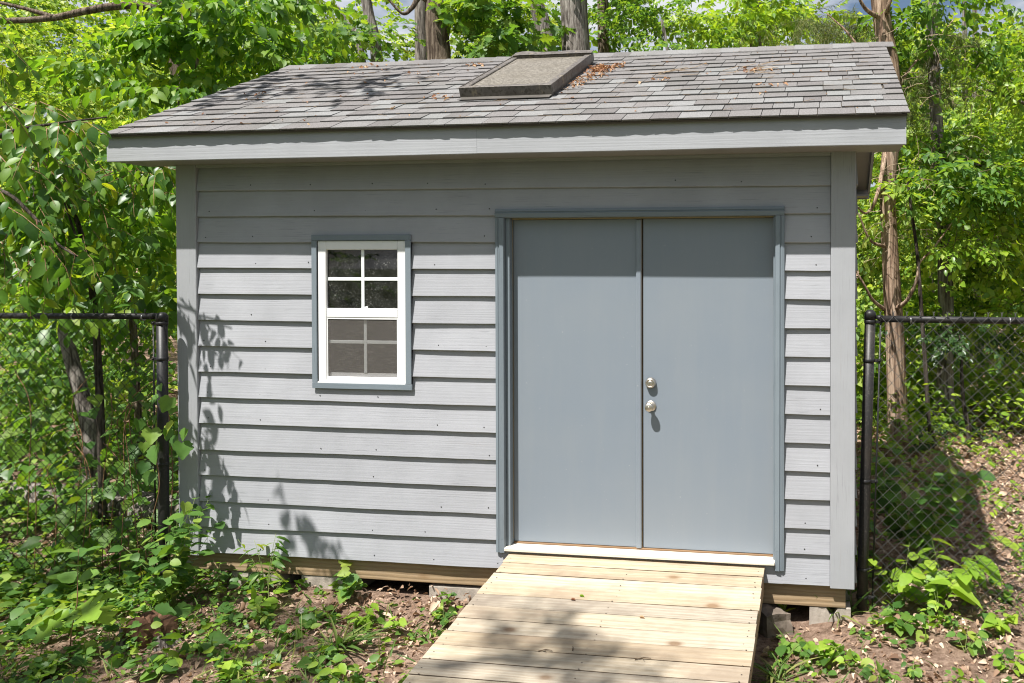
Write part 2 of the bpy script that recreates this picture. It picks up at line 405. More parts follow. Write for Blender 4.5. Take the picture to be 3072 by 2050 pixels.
class MB:
    """collects boxes, extrusions and tubes that make up ONE part"""

    def __init__(s): s.v = []; s.f = []; s.sm = []

    def add(s, v, f, smooth=False):
        b = len(s.v); s.v += [tuple(map(float, p)) for p in v]; s.f += [tuple(i + b for i in q) for q in f]; s.sm += [smooth] * len(f); return s

    def box(s, x0, x1, y0, y1, z0, z1, b=0.0):
        if b <= 0:
            v = [(x, y, z) for z in (z0, z1) for y in (y0, y1) for x in (x0, x1)]
            return s.add(v, [(0, 2, 3, 1), (4, 5, 7, 6), (0, 1, 5, 4), (2, 6, 7, 3), (0, 4, 6, 2), (1, 3, 7, 5)])
        c = ((x0 + x1) / 2, (y0 + y1) / 2, (z0 + z1) / 2); h = ((x1 - x0) / 2, (y1 - y0) / 2, (z1 - z0) / 2)
        b = min(b, *(k * .9 for k in h)); v = []; idx = {}
        for sx in (-1, 1):
            for sy in (-1, 1):
                for sz in (-1, 1):
                    for ax in range(3):
                        sg = (sx, sy, sz); q = [c[k] + sg[k] * (h[k] - (0 if k == ax else b)) for k in range(3)]
                        idx[(sx, sy, sz, ax)] = len(v); v.append(q)
        f = []
        for ax in range(3):
            a1, a2 = (ax + 1) % 3, (ax + 2) % 3
            for sg in (-1, 1):
                quad = []
                for p, q in ((-1, -1), (1, -1), (1, 1), (-1, 1)):
                    k = [0, 0, 0]; k[ax] = sg; k[a1] = p; k[a2] = q; quad.append(idx[(*k, ax)])
                f.append(tuple(quad if sg > 0 else quad[::-1]))
        for ax in range(3):                       # edge chamfers along ax
            a1, a2 = (ax + 1) % 3, (ax + 2) % 3
            for p in (-1, 1):
                for q in (-1, 1):
                    k0 = [0, 0, 0]; k1 = [0, 0, 0]; k0[ax] = -1; k1[ax] = 1
                    for k in (k0, k1): k[a1] = p; k[a2] = q
                    e = [idx[(*k0, a1)], idx[(*k1, a1)], idx[(*k1, a2)], idx[(*k0, a2)]]
                    f.append(tuple(e if p * q < 0 else e[::-1]))
        for sx in (-1, 1):
            for sy in (-1, 1):
                for sz in (-1, 1):
                    t = [idx[(sx, sy, sz, a)] for a in range(3)]; f.append(tuple(t if sx * sy * sz > 0 else t[::-1]))
        return s.add(v, f)

    def tube(s, pts, rad, n=8, cap=True, smooth=True, wob=0., rng=None):
        pts = [Vector(p) for p in pts]; m = len(pts); rad = [rad] * m if not hasattr(rad, '__len__') else rad
        v = []; f = []; up = Vector((.31, .2, .93)); prev = None
        for i, p in enumerate(pts):
            d = (pts[min(i + 1, m - 1)] - pts[max(i - 1, 0)]).normalized()
            a = d.cross(up) if prev is None else prev - d * prev.dot(d)
            if a.length < 1e-4: a = d.cross(Vector((1, 0, 0)))
            a.normalize(); prev = a; b = d.cross(a)
            for k in range(n):
                t = 2 * pi * k / n; r = rad[i] * (1 + (rng.uniform(-wob, wob) if wob else 0))
                v.append(p + a * (cos(t) * r) + b * (sin(t) * r))
        for i in range(m - 1):
            for k in range(n):
                k2 = (k + 1) % n; f.append((i * n + k, i * n + k2, (i + 1) * n + k2, (i + 1) * n + k))
        if cap: f.append(tuple(range(n))[::-1]); f.append(tuple((m - 1) * n + k for k in range(n)))
        return s.add(v, f, smooth)

    def lathe(s, prof, c, axis=(0, -1, 0), n=20, smooth=True):
        """prof: (radius, height along axis) pairs"""
        ax = Vector(axis).normalized(); a = ax.orthogonal().normalized(); b = ax.cross(a); c = Vector(c); v = []; f = []
        for r, h in prof:
            for k in range(n):
                t = 2 * pi * k / n; v.append(c + ax * h + a * (r * cos(t)) + b * (r * sin(t)))
        m = len(prof)
        for i in range(m - 1):
            for k in range(n):
                k2 = (k + 1) % n; f.append((i * n + k, i * n + k2, (i + 1) * n + k2, (i + 1) * n + k))
        f.append(tuple(range(n))[::-1]); f.append(tuple((m - 1) * n + k for k in range(n)))
        return s.add(v, f, smooth)

    def stations(s, secs):
        """loft closed cross-sections (lists of points, same count) and cap the ends"""
        n = len(secs[0]); v = [p for q in secs for p in q]; f = []
        for i in range(len(secs) - 1):
            for k in range(n):
                k2 = (k + 1) % n; f.append((i * n + k, (i + 1) * n + k, (i + 1) * n + k2, i * n + k2))
        f.append(tuple(range(n))); f.append(tuple((len(secs) - 1) * n + k for k in range(n))[::-1])
        return s.add(v, f)

    def mesh(s, name):
        me = bpy.data.meshes.new(name); me.from_pydata(s.v, [], s.f)
        me.polygons.foreach_set('use_smooth', s.sm); me.update(); return me

    def build(s, name, mat, parent=None, origin=None):
        if origin is not None: s.v = [(a - origin[0], b - origin[1], c - origin[2]) for a, b, c in s.v]
        o = link(name, s.mesh(name), mat, parent)
        if origin is not None: o.location = origin
        return o


RNG = np.random.default_rng(7)


def sstep(a, b, x):
    t = min(1, max(0, (x - a) / (b - a))); return t * t * (3 - 2 * t)


_gw = [(RNG.uniform(-3, 3), RNG.uniform(-3, 3), RNG.uniform(0, 6.3), a) for a in (.012, .012, .010, .010, .008, .008)] + \
      [(RNG.uniform(-9, 9), RNG.uniform(-9, 9), RNG.uniform(0, 6.3), a) for a in (.006, .005, .005, .004)]


def ground_z(x, y):
    z = -.285 + .085 * sstep(1.9, 2.6, x) + .03 * sstep(-.7, -1.6, -y * 0 + x) * 0
    z += .06 * sstep(-.2, 2.5, y) * sstep(2.4, 3.2, x) + .10 * sstep(2.5, 9, y) + .10 * sstep(-2, -5, y) + .9 * sstep(9, 45, y)
    z += .05 * sstep(-2.2, -4, x) + .06 * sstep(.34, .02, abs(y + .02)) * sstep(-2.1, -1.5, x) * (1 - sstep(.0, .25, x)) * 1.1
    for a, b, c, k in _gw: z += k * sin(a * x + b * y + c)
    return z


# ------------------------------------------------------------------ ground
def axis_vals(lo, hi, fine, mid=None):
    v = list(np.arange(lo, hi + 1e-6, fine)); a, b = lo, hi; st = fine
    while b < 400:
        st *= 1.35; b += st; v.append(b); a -= st; v.insert(0, a)
    return v


gx = axis_vals(-4.2, 4.6, .07); gy = axis_vals(-2.2, 5., .07)
gr = np.random.default_rng(3)
gv = [(x, y, ground_z(x, y) + (gr.normal(0, .004) if -5 < x < 5 and -3 < y < 6 else 0)) for y in gy for x in gx]
nx = len(gx)
gf = [(j * nx + i, j * nx + i + 1, (j + 1) * nx + i + 1, (j + 1) * nx + i) for j in range(len(gy) - 1) for i in range(nx - 1)]
gm = bpy.data.meshes.new('ground'); gm.from_pydata(gv, [], gf); gm.polygons.foreach_set('use_smooth', [True] * len(gf)); gm.update()
tag(link('ground', gm, 'soil'), kind='structure')

# ------------------------------------------------------------------ the shed
SHED = empty('garden_shed', (0, 0, -.13))
tag(SHED, 'grey lap-sided garden shed with shingle roof, skylight and double doors', 'shed')
SHED_OFF = Vector((0, 0, -.13))


def part(mb, name, mat, parent=SHED):
    o = mb.build(name, mat, parent)
    if parent is SHED: o.matrix_parent_inverse = Matrix.Translation(-SHED_OFF)
    return o


def part_me(name, me, mat, parent, mw=None):
    o = link(name, me, mat, parent)
    if mw is not None: o.matrix_basis = mw
    return o


XL, XLI, XRI, XR = -2.07, -1.922, 2.273, 2.417
DEPTH = 3.06
ZL = [-.008, .163, .336, .512, .685, .862, 1.035, 1.209, 1.382, 1.556, 1.730, 1.905, 2.076, 2.247, 2.419]
ZR = [.004, .190, .343, .517, .687, .856, 1.027, 1.200, 1.371, 1.543, 1.717, 1.888, 2.058, 2.228, 2.397]
WX0, WX1, WZ0, WZ1 = -1.079, -.386, 1.119, 2.122         # window trim
DX0, DX1, DZ1 = .182, 1.999, 2.277                        # door casing
# wall sheathing with the openings left clear
wb_ = MB()
for x0, x1, z0, z1 in [(XL + .01, WX0 + .05, 0, 2.6), (WX1 - .05, DX0 + .03, 0, 2.6), (DX1 - .03, XR - .01, 0, 2.6),
                       (WX0 + .05, WX1 - .05, 0, WZ0 + .05), (WX0 + .05, WX1 - .05, WZ1 - .05, 2.6),
                       (DX0 + .03, DX1 - .03, DZ1 - .03, 2.6), (DX0 + .03, DX1 - .03, 0, .10)]:
    wb_.box(x0, x1, .004, .09, z0, z1)
wall = part(wb_, 'front_wall', 'interior_wood')
WREF = wall


def board_z(i, x):
    t = (x - XLI) / (XRI - XLI); return ZL[i] * (1 - t) + ZR[i] * t


brng = random.Random(5)


def siding(i, x0, x1, zlo=None, zhi=None):
    """one lap board of course i between x0 and x1; zlo / zhi: notches as (xa, xb, z)"""
    xs = set([x0, x1]); n = max(2, int((x1 - x0) / .09))
    xs |= {x0 + (x1 - x0) * k / n for k in range(n + 1)}
    st = []
    for x in sorted(xs): st.append((x, None))
    for nt in (zlo, zhi):
        if nt:
            for xe, s in ((nt[0], -1), (nt[1], 1)):
                if x0 < xe < x1: st += [(xe + s * 1e-4, None), (xe - s * 1e-4, None)]
    st = sorted(st); secs = []; ph = brng.uniform(0, 9); a1 = brng.uniform(.0006, .0022); w = brng.uniform(1.5, 4)
    for x, _ in st:
        zb = board_z(i, x) + a1 * sin(w * x + ph) + brng.uniform(-.0008, .0008)
        zt = (board_z(i + 1, x) + .022) if i < 14 else 2.592
        yb = -.0355 + a1 * sin(w * 1.7 * x + ph * 2) + brng.uniform(-.0004, .0004); yt = -.0125
        lo, hi = zb, zt
        if zlo and zlo[0] < x < zlo[1]: lo = zlo[2]
        if zhi and zhi[0] < x < zhi[1]: hi = zhi[2]
        y_at = lambda z: yb + (yt - yb) * (z - zb) / (zt - zb)
        secs.append([(x, .003, lo), (x, y_at(lo) + .003, lo), (x, y_at(lo), lo + .003), (x, y_at(hi), hi), (x, .003, hi)])
    m = MB(); m.stations(secs); o = part(m, 'siding_board', 'siding_paint', wall)
    return o


for i in range(15):
    zb = (ZL[i] + ZR[i]) / 2; zt = (ZL[i + 1] + ZR[i + 1]) / 2 if i < 14 else 2.6
    segs = [[XLI + .002, XRI - .002]]
    notch_hi = notch_lo = None
    wc, dc = (WX0 + .02, WX1 - .02), (DX0 + .012, DX1 - .012)
    if zb > WZ0 - .01 and zt < WZ1 + .02: segs = [[segs[0][0], wc[0]], [wc[1], segs[-1][1]]]
    elif zb < WZ0 < zt: notch_hi = (*wc, WZ0 + .02)
    elif zb < WZ1 < zt: notch_lo = (*wc, WZ1 - .02)
    if zb > .1 and zt < DZ1 + .02:
        last = segs.pop(); segs += [[last[0], dc[0]], [dc[1], last[1]]]
    for a, b in segs:
        kw = {}
        if notch_hi and a < notch_hi[0] < b: kw['zhi'] = notch_hi
        if notch_lo and a < notch_lo[0] < b: kw['zlo'] = notch_lo
        if zb < .1: kw['zhi'] = (*dc, .108)
        if zb < DZ1 < zt and a < DX0 < b: kw['zlo'] = (*dc, DZ1 - .015)
        siding(i, a, b, kw.get('zlo'), kw.get('zhi'))
# nails
nl = MB()
for i in range(15):
    for k, x in enumerate(np.arange(XLI + .05, XRI, .405)):
        x = float(x) + brng.uniform(-.06, .06)
        if brng.random() < .3: continue
        z = board_z(i, x) + .035 + brng.uniform(-.008, .008)
        if (DX0 - .02 < x < DX1 + .02 and .1 < z < DZ1 + .02) or (WX0 - .02 < x < WX1 + .02 and WZ0 - .02 < z < WZ1 + .02): continue
        y = -.0355 + .023 * .035 / .19 - .0012
        nl.lathe([(.0042, 0), (.0036, .0012)], (x, y, z), (0, -1, 0), 6)
tag(part(nl, 'nail_heads', 'nail_head'), kind='stuff')


def zgrain_board(name, x0, x1, y0, y1, z0, z1, mat='trim_paint_vertical', parent=SHED, b=.003):
    m = MB().box(x0, x1, y0, y1, z0, z1, b); return part(m, name, mat, parent)


zgrain_board('corner_board', XL, XLI, -.043, .05, -.03, 2.60)
zgrain_board('corner_board', XRI, XR, -.043, .05, -.005, 2.60)
# side and back walls with their lap boards
for sx, xo, s in ((XL + .002, XL + .09, -1), (XR - .09, XR - .002, 1)):
    m = MB(); pr = [(0.05, 0), (DEPTH, 0), (DEPTH, 2.66), (DEPTH / 2 + .02, 3.40), (.05, 2.68)]
    m.stations([[(sx, y, z) for y, z in pr], [(xo, y, z) for y, z in pr]])
    side = part(m, 'side_wall', 'siding_paint')
    for i in range(19):
        z0, z1 = i * .172, (i + 1) * .172 + .02
        ya, yb = .051, DEPTH
        if z1 > 2.62:
            k = (z1 - 2.62) / .4714; ya += k; yb -= k
        if yb - ya < .3: continue
        xf = XR if s > 0 else XL
        q = [(xf - s * .001, z0), (xf + s * .018, z0), (xf + s * .004, z1), (xf - s * .001, z1)]
        q = q if s > 0 else q[::-1]
        mm = MB().stations([[(a, ya, z) for a, z in q][::-1], [(a, yb, z) for a, z in q][::-1]])
        part(mm, 'siding_board', 'siding_paint', side)
part(MB().box(XL + .01, XR - .01, DEPTH - .08, DEPTH, 0, 2.62), 'back_wall', 'siding_paint')
part(MB().box(XL + .10, XR - .10, DEPTH - .10, DEPTH - .085, .072, 2.6), 'dark_inner_sheet', 'interior_wood')  # dark sheet added so the room looks dim through the panes
part(MB().box(XL + .03, XR - .03, .03, DEPTH - .03, -.006, .07), 'floor_deck', 'interior_wood')
# eave: fascia in two lengths, soffit, rakes
YF = -.303
FA, FB = (-2.334, 2.588, 2.752), (2.681, 2.590, 2.760)


def fascia(xa, xb):
    n = 14; secs = []
    for k in range(n + 1):
        x = xa + (xb - xa) * k / n; t = (x - FA[0]) / (FB[0] - FA[0])
        zb = FA[1] * (1 - t) + FB[1] * t + .0016 * sin(x * 3.1 + 1) + brng.uniform(-.0006, .0006); zt = FA[2] * (1 - t) + FB[2] * t
        y = YF + .0015 * sin(x * 2.3)
        secs.append([(x, YF + .02, zb), (x, y + .003, zb), (x, y, zb + .003), (x, y, zt), (x, YF + .02, zt)])
    part(MB().stations(secs), 'fascia_board', 'trim_paint')


fascia(FA[0], .1775); fascia(.1785, FB[0])
part(MB().box(FA[0] + .012, FB[0] - .012, YF + .021, .01, 2.594, 2.61), 'soffit', 'soffit_paint')
part(MB().box(XLI + .003, XRI - .003, -.041, -.0375, 2.573, 2.5935), 'frieze_strip', 'trim_paint')
YR = 1.529; SL_ = .4714; RLEN = sqrt(1 + SL_ ** 2)
Y0 = YF - .02; Z0 = 2.759
UDIR = np.array([0, 1, SL_]) / RLEN; NDIR = np.array([0, -SL_, 1]) / RLEN


def slope(u, v, w):                                    # x, distance up the roof from the eave, height off the roof
    return tuple(np.array([u, Y0, Z0]) + UDIR * v + NDIR * w)


VR = (YR - Y0) * RLEN
SXL, SXR = -2.345, 2.699


def slab(u0, u1, v0, v1, w0, w1, mb=None, b=0):
    mb = mb or MB(); q = MB().box(u0, u1, v0, v1, w0, w1, b)
    mb.add([slope(*p) for p in q.v], q.f); return mb


roof = part(slab(SXL + .015, SXR - .015, -.012, VR - .003, -.012, -.0005), 'roof_deck', 'interior_wood')


def back_slab(u0, u1, v0, v1, w0, w1, mb=None):
    mb = mb or MB(); q = MB().box(u0, u1, v0, v1, w0, w1)
    mb.add([(p[0], 2 * YR - p[1], p[2]) for p in (slope(*k) for k in q.v)], [f[::-1] for f in q.f]); return mb


part(back_slab(SXL, SXR, 0, VR - .002, -.02, .008), 'rear_roof_slope', 'shingle', roof)
for x0, x1 in ((SXL + .018, SXL + .038), (SXR - .038, SXR - .018)):
    part(slab(x0, x1, .03, VR, -.155, -.024), 'rake_board', 'trim_paint')
    part(back_slab(x0, x1, .03, VR, -.155, -.024), 'rake_board', 'trim_paint')
for x0, x1 in ((SXL + .040, XL - .003), (XR + .021, SXR - .040)):
    part(slab(x0, x1, .06, VR - .08, -.125, -.112), 'rake_soffit', 'soffit_paint')
    part(back_slab(x0, x1, .06, VR - .08, -.125, -.112), 'rake_soffit', 'soffit_paint')
part(MB().box(SXL + .02, SXR - .02, 2 * YR - YF - .02, 2 * YR - YF, 2.585, 2.752), 'rear_fascia_board', 'trim_paint')
part(MB().box(SXL + .04, SXR - .04, DEPTH + .02, 2 * YR - YF - .022, 2.594, 2.61), 'rear_soffit', 'soffit_paint')
# shingles
srng = random.Random(11)
NC = 15; EXP = VR / NC
WID = [.105, .125, .145, .165, .185, .21, .235]


def shingle_me(wd, thick):
    m = MB(); n = 3; secs = []
    for k in range(n + 1):
        u = wd * k / n; e = srng.uniform(-.0025, .0025)
        secs.append([(u, e, .0005), (u, e - .002, thick), (u, EXP + .02, .0045), (u, EXP + .02, .0005)])
    m.stations(secs); return m.mesh('shingle')


SHM = {(w, t): [shingle_me(w - .004, t) for _ in range(3)] for w in WID for t in (.010, .0145)}
for l in SHM.values():
    for me in l: me.materials.append(MATS['shingle'])
SU0, SU1, SV0, SV1 = -.168, .462, .555, 1.70             # skylight footprint on the slope
Rm = Matrix(((1, 0, 0), (0, UDIR[1], NDIR[1]), (0, UDIR[2], NDIR[2]))).to_4x4()
tabs = []
for c in range(NC):
    v = c * EXP; u = SXL - srng.uniform(0, .12)
    k = 0
    while u < SXR - .02:
        w = srng.choice(WID); t = srng.choice((.010, .0145, .0145)) if c else .010
        ua = u; u += w
        if ua < SXL:                                   # trim the first one to the rake
            ua = SXL; w = min(WID, key=lambda q: abs(q - (u - SXL))); u = ua + w
        if u > SXR:
            w = min(WID, key=lambda q: abs(q - (SXR - ua))); u = SXR + 1
            ua = SXR - w
        if SU0 - .02 < ua and ua + w < SU1 + .02 and SV0 < v and v + EXP < SV1 - .05: continue
        tabs.append((ua, v, w, t))
tabs.sort(key=lambda q: q[1])
rest = MB()
for j, (u, v, w, t) in enumerate(tabs):
    me = srng.choice(SHM[(w, t)])
    M = Matrix.Translation(slope(u + .002, v - (.013 if v == 0 else 0), srng.uniform(.000, .002) + .0005 + (.0002 * (j % 5)))) @ Rm @ Matrix.Rotation(srng.uniform(-.004, .004), 4, 'Z') @ Matrix.Rotation(-.002, 4, 'X')
    if j < 300: part_me('shingle', me, 'shingle', roof, M)
    else: rest.add([M @ vv.co for vv in me.vertices], [tuple(p.vertices) for p in me.polygons])
if rest.v: tag(part(rest, 'upper_shingles', 'shingle', roof), kind='stuff')
capm = MB(); cw = .14
for s in (1,):
    secs = []
    for u in (0, .185):
        lift = .007 if u == 0 else .001
        secs.append([(u, -cw, -cw * SL_ + .006 + lift), (u, 0, .010 + lift), (u, cw, -cw * SL_ + .006 + lift), (u, cw, -cw * SL_ + .002), (u, 0, .003), (u, -cw, -cw * SL_ + .002)])
    capm.stations(secs)
capme = capm.mesh('ridge_cap'); capme.materials.append(MATS['shingle'])
ZR_ = Z0 + SL_ * (YR - Y0)
u = SXL
while u < SXR - .05:
    part_me('ridge_cap', capme, 'shingle', roof, Matrix.Translation((u, YR, ZR_ + .006 + srng.uniform(0, .003))) @ Matrix.Rotation(srng.uniform(-.01, .01), 4, 'Z')); u += .145 if u < SXR - .33 else .13
    if u > SXR - .19 and u < SXR - .05: u = max(u, SXR - .186); part_me('ridge_cap', capme, 'shingle', roof, Matrix.Translation((u, YR, ZR_ + .009))); break
# skylight
SKY_H = .088
sk = MB(); a = .045
slab(SU0, SU1, SV0 + .075, SV0 + .12, .0, SKY_H, sk, .004); slab(SU0, SU1, SV1 - .06, SV1, .0, SKY_H + .012, sk, .004)
slab(SU0, SU0 + a, SV0 + .121, SV1 - .061, .0, SKY_H - .001, sk, .004); slab(SU1 - a, SU1, SV0 + .121, SV1 - .061, .0, SKY_H - .001, sk, .004)
slab(SU0 - .006, SU1 + .006, SV0 + .066, SV0 + .0745, .022, SKY_H + .002, sk, .002)
slab(SU1 + .0005, SU1 + .007, SV0 + .076, SV1 + .004, .03, SKY_H + .003, sk, .002)
slab(SU0 - .007, SU0 - .0005, SV0 + .076, SV1 + .004, .03, SKY_H + .003, sk, .002)
skylight = part(sk, 'skylight', 'skylight_frame'); skylight['label'] = 'dirty brown framed skylight set into the shingles'
part(slab(SU0 + a + .001, SU1 - a - .001, SV0 + .121, SV1 - .061, .05, SKY_H - .012), 'lens', 'skylight_lens', skylight)
# buckled top flange
fl = MB(); secs = []
for k in range(13):
    u = SU0 + .01 + (SU1 - SU0) * k / 12; lift = .012 * max(0, sin(k * .9)) * (1 - k / 14) + .004
    secs.append([slope(u, SV1 - .065, SKY_H + .0125 + lift * .3), slope(u, SV1 + .012, SKY_H + .016 + lift), slope(u, SV1 + .014, SKY_H + .010 + lift), slope(u, SV1 - .065, SKY_H + .0121)])
fl.stations(secs); part(fl, 'top_flange', 'skylight_frame', skylight)
f2 = slab(SU0 + .0, SU1 + .0, SV0 + .0, SV0 + .065, .0215, .0245); slab(SU0, SU1, SV0 + .0655, SV0 + .0745, .012, .026, f2)
part(f2, 'flashing', 'skylight_flashing', skylight)
# window
win = part(MB().box(-1.043, -.983, -.036, -.0, 1.157, 2.083, .004).box(-.485, -.425, -.036, -.0, 1.157, 2.083, .004)
           .box(-.9825, -.4855, -.0355, 0, 2.024, 2.0825, .003).box(-.9825, -.4855, -.0355, 0, 1.1575, 1.196, .003), 'window', 'white_vinyl')
win['label'] = 'small white vinyl window with upper and lower sashes'
part(MB().box(-.9825, -.4855, -.033, -.004, 1.583, 1.643, .004), 'meeting_rail', 'white_vinyl', win)
part(MB().box(-1.040, -.428, -.047, -.0365, 1.1565, 1.1635), 'sill_lip', 'white_vinyl', win)
for z0, z1, y, dx in ((1.643, 2.024, -.016, 0), (1.222, 1.583, -.010, .012)):
    xm = -.7335 + dx; zm = (z0 + z1) / 2 + (0 if dx == 0 else .02)
    for a, b in ((-.9825, xm), (xm, -.4855)):
        for c, d in ((z0, zm), (zm, z1)):
            part(MB().box(a + .0005, b - .0005, y, y + .004, c + .0005, d - .0005), 'pane', 'window_glass', win)
    part(MB().box(xm - .011, xm + .011, y - .005, y - .0005, z0, z1, .002), 'muntin', 'muntin_vinyl', win)
    part(MB().box(-.9825, xm - .0112, y - .005, y - .0005, zm - .011, zm + .011, .002).box(xm + .0112, -.4855, y - .005, y - .0005, zm - .011, zm + .011, .002), 'muntin', 'muntin_vinyl', win)
part(MB().box(-.982, -.486, -.010, .012, 1.1965, 1.2215, .003), 'sash_rail', 'white_vinyl', win)
part(MB().box(-.9825, -.965, -.004, .01, 1.2216, 1.583), 'sash_stile', 'muntin_vinyl', win)
part(MB().box(-.980, -.488, -.0265, -.026, 1.199, 1.578), 'insect_screen', 'insect_screen', win)
part(MB().box(-.9815, -.4865, -.030, -.0235, 1.5725, 1.5825).box(-.9815, -.976, -.030, -.0235, 1.197, 1.572).box(-.492, -.4865, -.030, -.0235, 1.197, 1.572), 'screen_frame', 'white_vinyl', win)
lat = part(MB().box(-.735, -.70, -.017, -.0165, 1.6435, 1.652, 0).box(-.715, -.70, -.021, -.0172, 1.6435, 1.657), 'latch', 'white_vinyl', win)
t_ = .034
part(MB().box(WX0, WX1, -.048, -.0375, WZ1 - .038, WZ1, .002), 'window_trim', 'blue_paint', win)
part(MB().box(WX0, WX1 + .005, -.0485, -.0375, WZ0, WZ0 + .0375, .002), 'window_trim', 'blue_paint', win)
part(MB().box(WX0, WX0 + .0355, -.0482, -.0375, WZ0 + .038, WZ1 - .0385, .002), 'window_trim', 'blue_paint_vertical', win)
part(MB().box(WX1 - .0385, WX1, -.0482, -.0375, WZ0 + .038, WZ1 - .0385, .002), 'window_trim', 'blue_paint_vertical', win)
# behind the trim, packers so that the frame meets the sheathing
part(MB().box(WX0 + .004, -1.0435, -.033, .003, WZ0 + .004, WZ1 - .004).box(-.4245, WX1 - .004, -.033, .003, WZ0 + .004, WZ1 - .004)
     .box(-1.0435, -.4245, -.033, .003, WZ0 + .004, 1.1565).box(-1.0435, -.4245, -.033, .003, 2.0835, WZ1 - .004), 'packer', 'dark_gap', win)
# doors
YD = .040
DL, DM, DR, DZB, DZT = .268, 1.1125, 1.930, .154, 2.212


def casing(pts, name='door_casing', mat='blue_paint_vertical', horiz=False, z0=0, z1=0, x0=0, x1=0, flip=False):
    w = abs(x1 - x0) if not horiz else abs(z1 - z0)
    prof = [(0, -.002), (0, -.043), (.30, -.049), (.36, -.045), (.45, -.045), (.5, -.053), (.95, -.049), (1, -.043), (1, -.002)]
    if flip: prof = [(1 - a, b) for a, b in prof][::-1]
    m = MB()
    if not horiz: m.stations([[(x0 + a * w, b, z) for a, b in prof] for z in (z0, z1)])
    else: m.stations([[(x, b, z1 - a * w) for a, b in prof] for x in (x1, x0)])
    return part(m, name, mat)


casing(None, x0=DX0, x1=.240, z0=.190, z1=DZ1 - .056)
casing(None, x0=1.944, x1=DX1, z0=.205, z1=DZ1 - .056, flip=True)
casing(None, mat='blue_paint', horiz=True, x0=DX0, x1=DX1, z0=DZ1 - .0555, z1=DZ1)
casing(None, x0=DX0 - .001, x1=.2405, z0=.105, z1=.1895, name='casing_splice')
casing(None, x0=1.9435, x1=DX1 + .001, z0=.085, z1=.2045, flip=True, name='casing_splice')
part(MB().box(.2405, .2665, -.018, .09, .141, DZT + .0095, .002), 'door_jamb', 'blue_paint_vertical')
part(MB().box(1.9315, 1.9435, -.018, .09, .141, DZT + .0095, .002), 'door_jamb', 'blue_paint_vertical')
part(MB().box(.2405, 1.9435, -.018, .09, DZT + .010, DZT + .02, .002), 'head_jamb', 'blue_paint')
part(MB().box(.2667, .2678, .031, .039, .17, DZT, 0), 'weather_strip', 'gold_strip')
part(MB().box(.2685, 1.930, .012, .039, DZT + .0015, DZT + .0095, 0), 'weather_strip', 'gold_strip')
part(MB().box(1.9302, 1.9313, .012, .039, .17, DZT, 0), 'weather_strip', 'gold_strip')
dl = part(MB().box(DL + .001, 1.1035, YD, YD + .044, DZB, DZT, .0015), 'door', 'door_paint'); dl['label'] = 'left door leaf without hardware'
dr = part(MB().box(1.1175, DR - .001, YD, YD + .044, DZB, DZT, .0015), 'door', 'door_paint'); dr['label'] = 'right door leaf with knob and deadbolt'
part(MB().box(1.073, 1.1075, YD - .014, YD - .0005, DZB - .004, DZT - .002, .005), 'astragal', 'door_paint', dl)
part(MB().box(1.1085, 1.1100, YD - .006, YD + .02, DZB - .004, DZT - .002, 0), 'edge_strip', 'gold_strip', dl)
part(MB().box(1.1120, 1.1168, YD + .012, YD + .02, DZB, DZT, 0), 'gap_shade', 'dark_gap', dl)  # near-black strip painting the shade between the two leaves
part(MB().box(.245, 1.94, .086, .0895, .141, DZT + .009), 'gap_backing', 'dark_gap')  # near-black sheet added behind the leaves, keeps their gaps dark
part(MB().box(.268, 1.930, YD - .010, YD + .04, .1415, .151, .002), 'bottom_strip', 'strip_wood')
part(MB().box(.2405, 1.9435, -.062, .086, .119, .1405, .003), 'threshold', 'threshold_wood')
KX = 1.166


def rose(c):
    k = MB().lathe([(.034, 0), (.034, .004), (.031, .0075), (.026, .009), (.024, .010)], c, (0, -1, 0), 28); return k


dk = rose((KX, YD - .0005, 1.045)); dk.lathe([(.0125, .0095), (.0115, .022), (.013, .030), (.0225, .040), (.0275, .050), (.0275, .058), (.0235, .065), (.012, .0675)], (KX, YD, 1.045), (0, -1, 0), 28)
kn = part(dk, 'door_knob', 'nickel', dr)
part(MB().lathe([(.0065, 0), (.006, .0015)], (KX, YD - .0676, 1.045), (0, -1, 0), 16), 'lock_face', 'nickel', dr)
part(MB().box(KX - .001, KX + .001, YD - .0696, YD - .0688, 1.040, 1.050), 'keyhole', 'keyhole', dr)
db = MB().lathe([(.034, 0), (.034, .006), (.0325, .016), (.030, .024), (.0275, .0275), (.021, .0285), (.0205, .026), (.016, .026), (.0155, .029), (.012, .030)], (KX, YD - .0005, 1.190), (0, -1, 0), 28)
part(db, 'deadbolt', 'nickel', dr)
part(MB().box(KX - .0012, KX + .0012, YD - .0318, YD - .031, 1.184, 1.195), 'keyhole', 'keyhole', dr)
# rim beam
m = MB(); secs = []
for k in range(31):
    x = -2.03 + 4.395 * k / 30; d_ = brng.uniform(-.001, .001)
    secs.append([(x, .042, -.136), (x, .004 + d_, -.136 + d_), (x, .002 + d_, -.133), (x, .002 + d_, -.007), (x, .042, -.007)])
m.stations(secs); part(m, 'rim_beam', 'beam_wood')
part(MB().box(-2.03, 2.365, DEPTH - .05, DEPTH - .01, -.136, -.007), 'rim_beam', 'beam_wood')
for x in (-2.03, 2.325): part(MB().box(x, x + .04, .043, DEPTH - .051, -.136, -.0075), 'rim_beam', 'beam_wood')


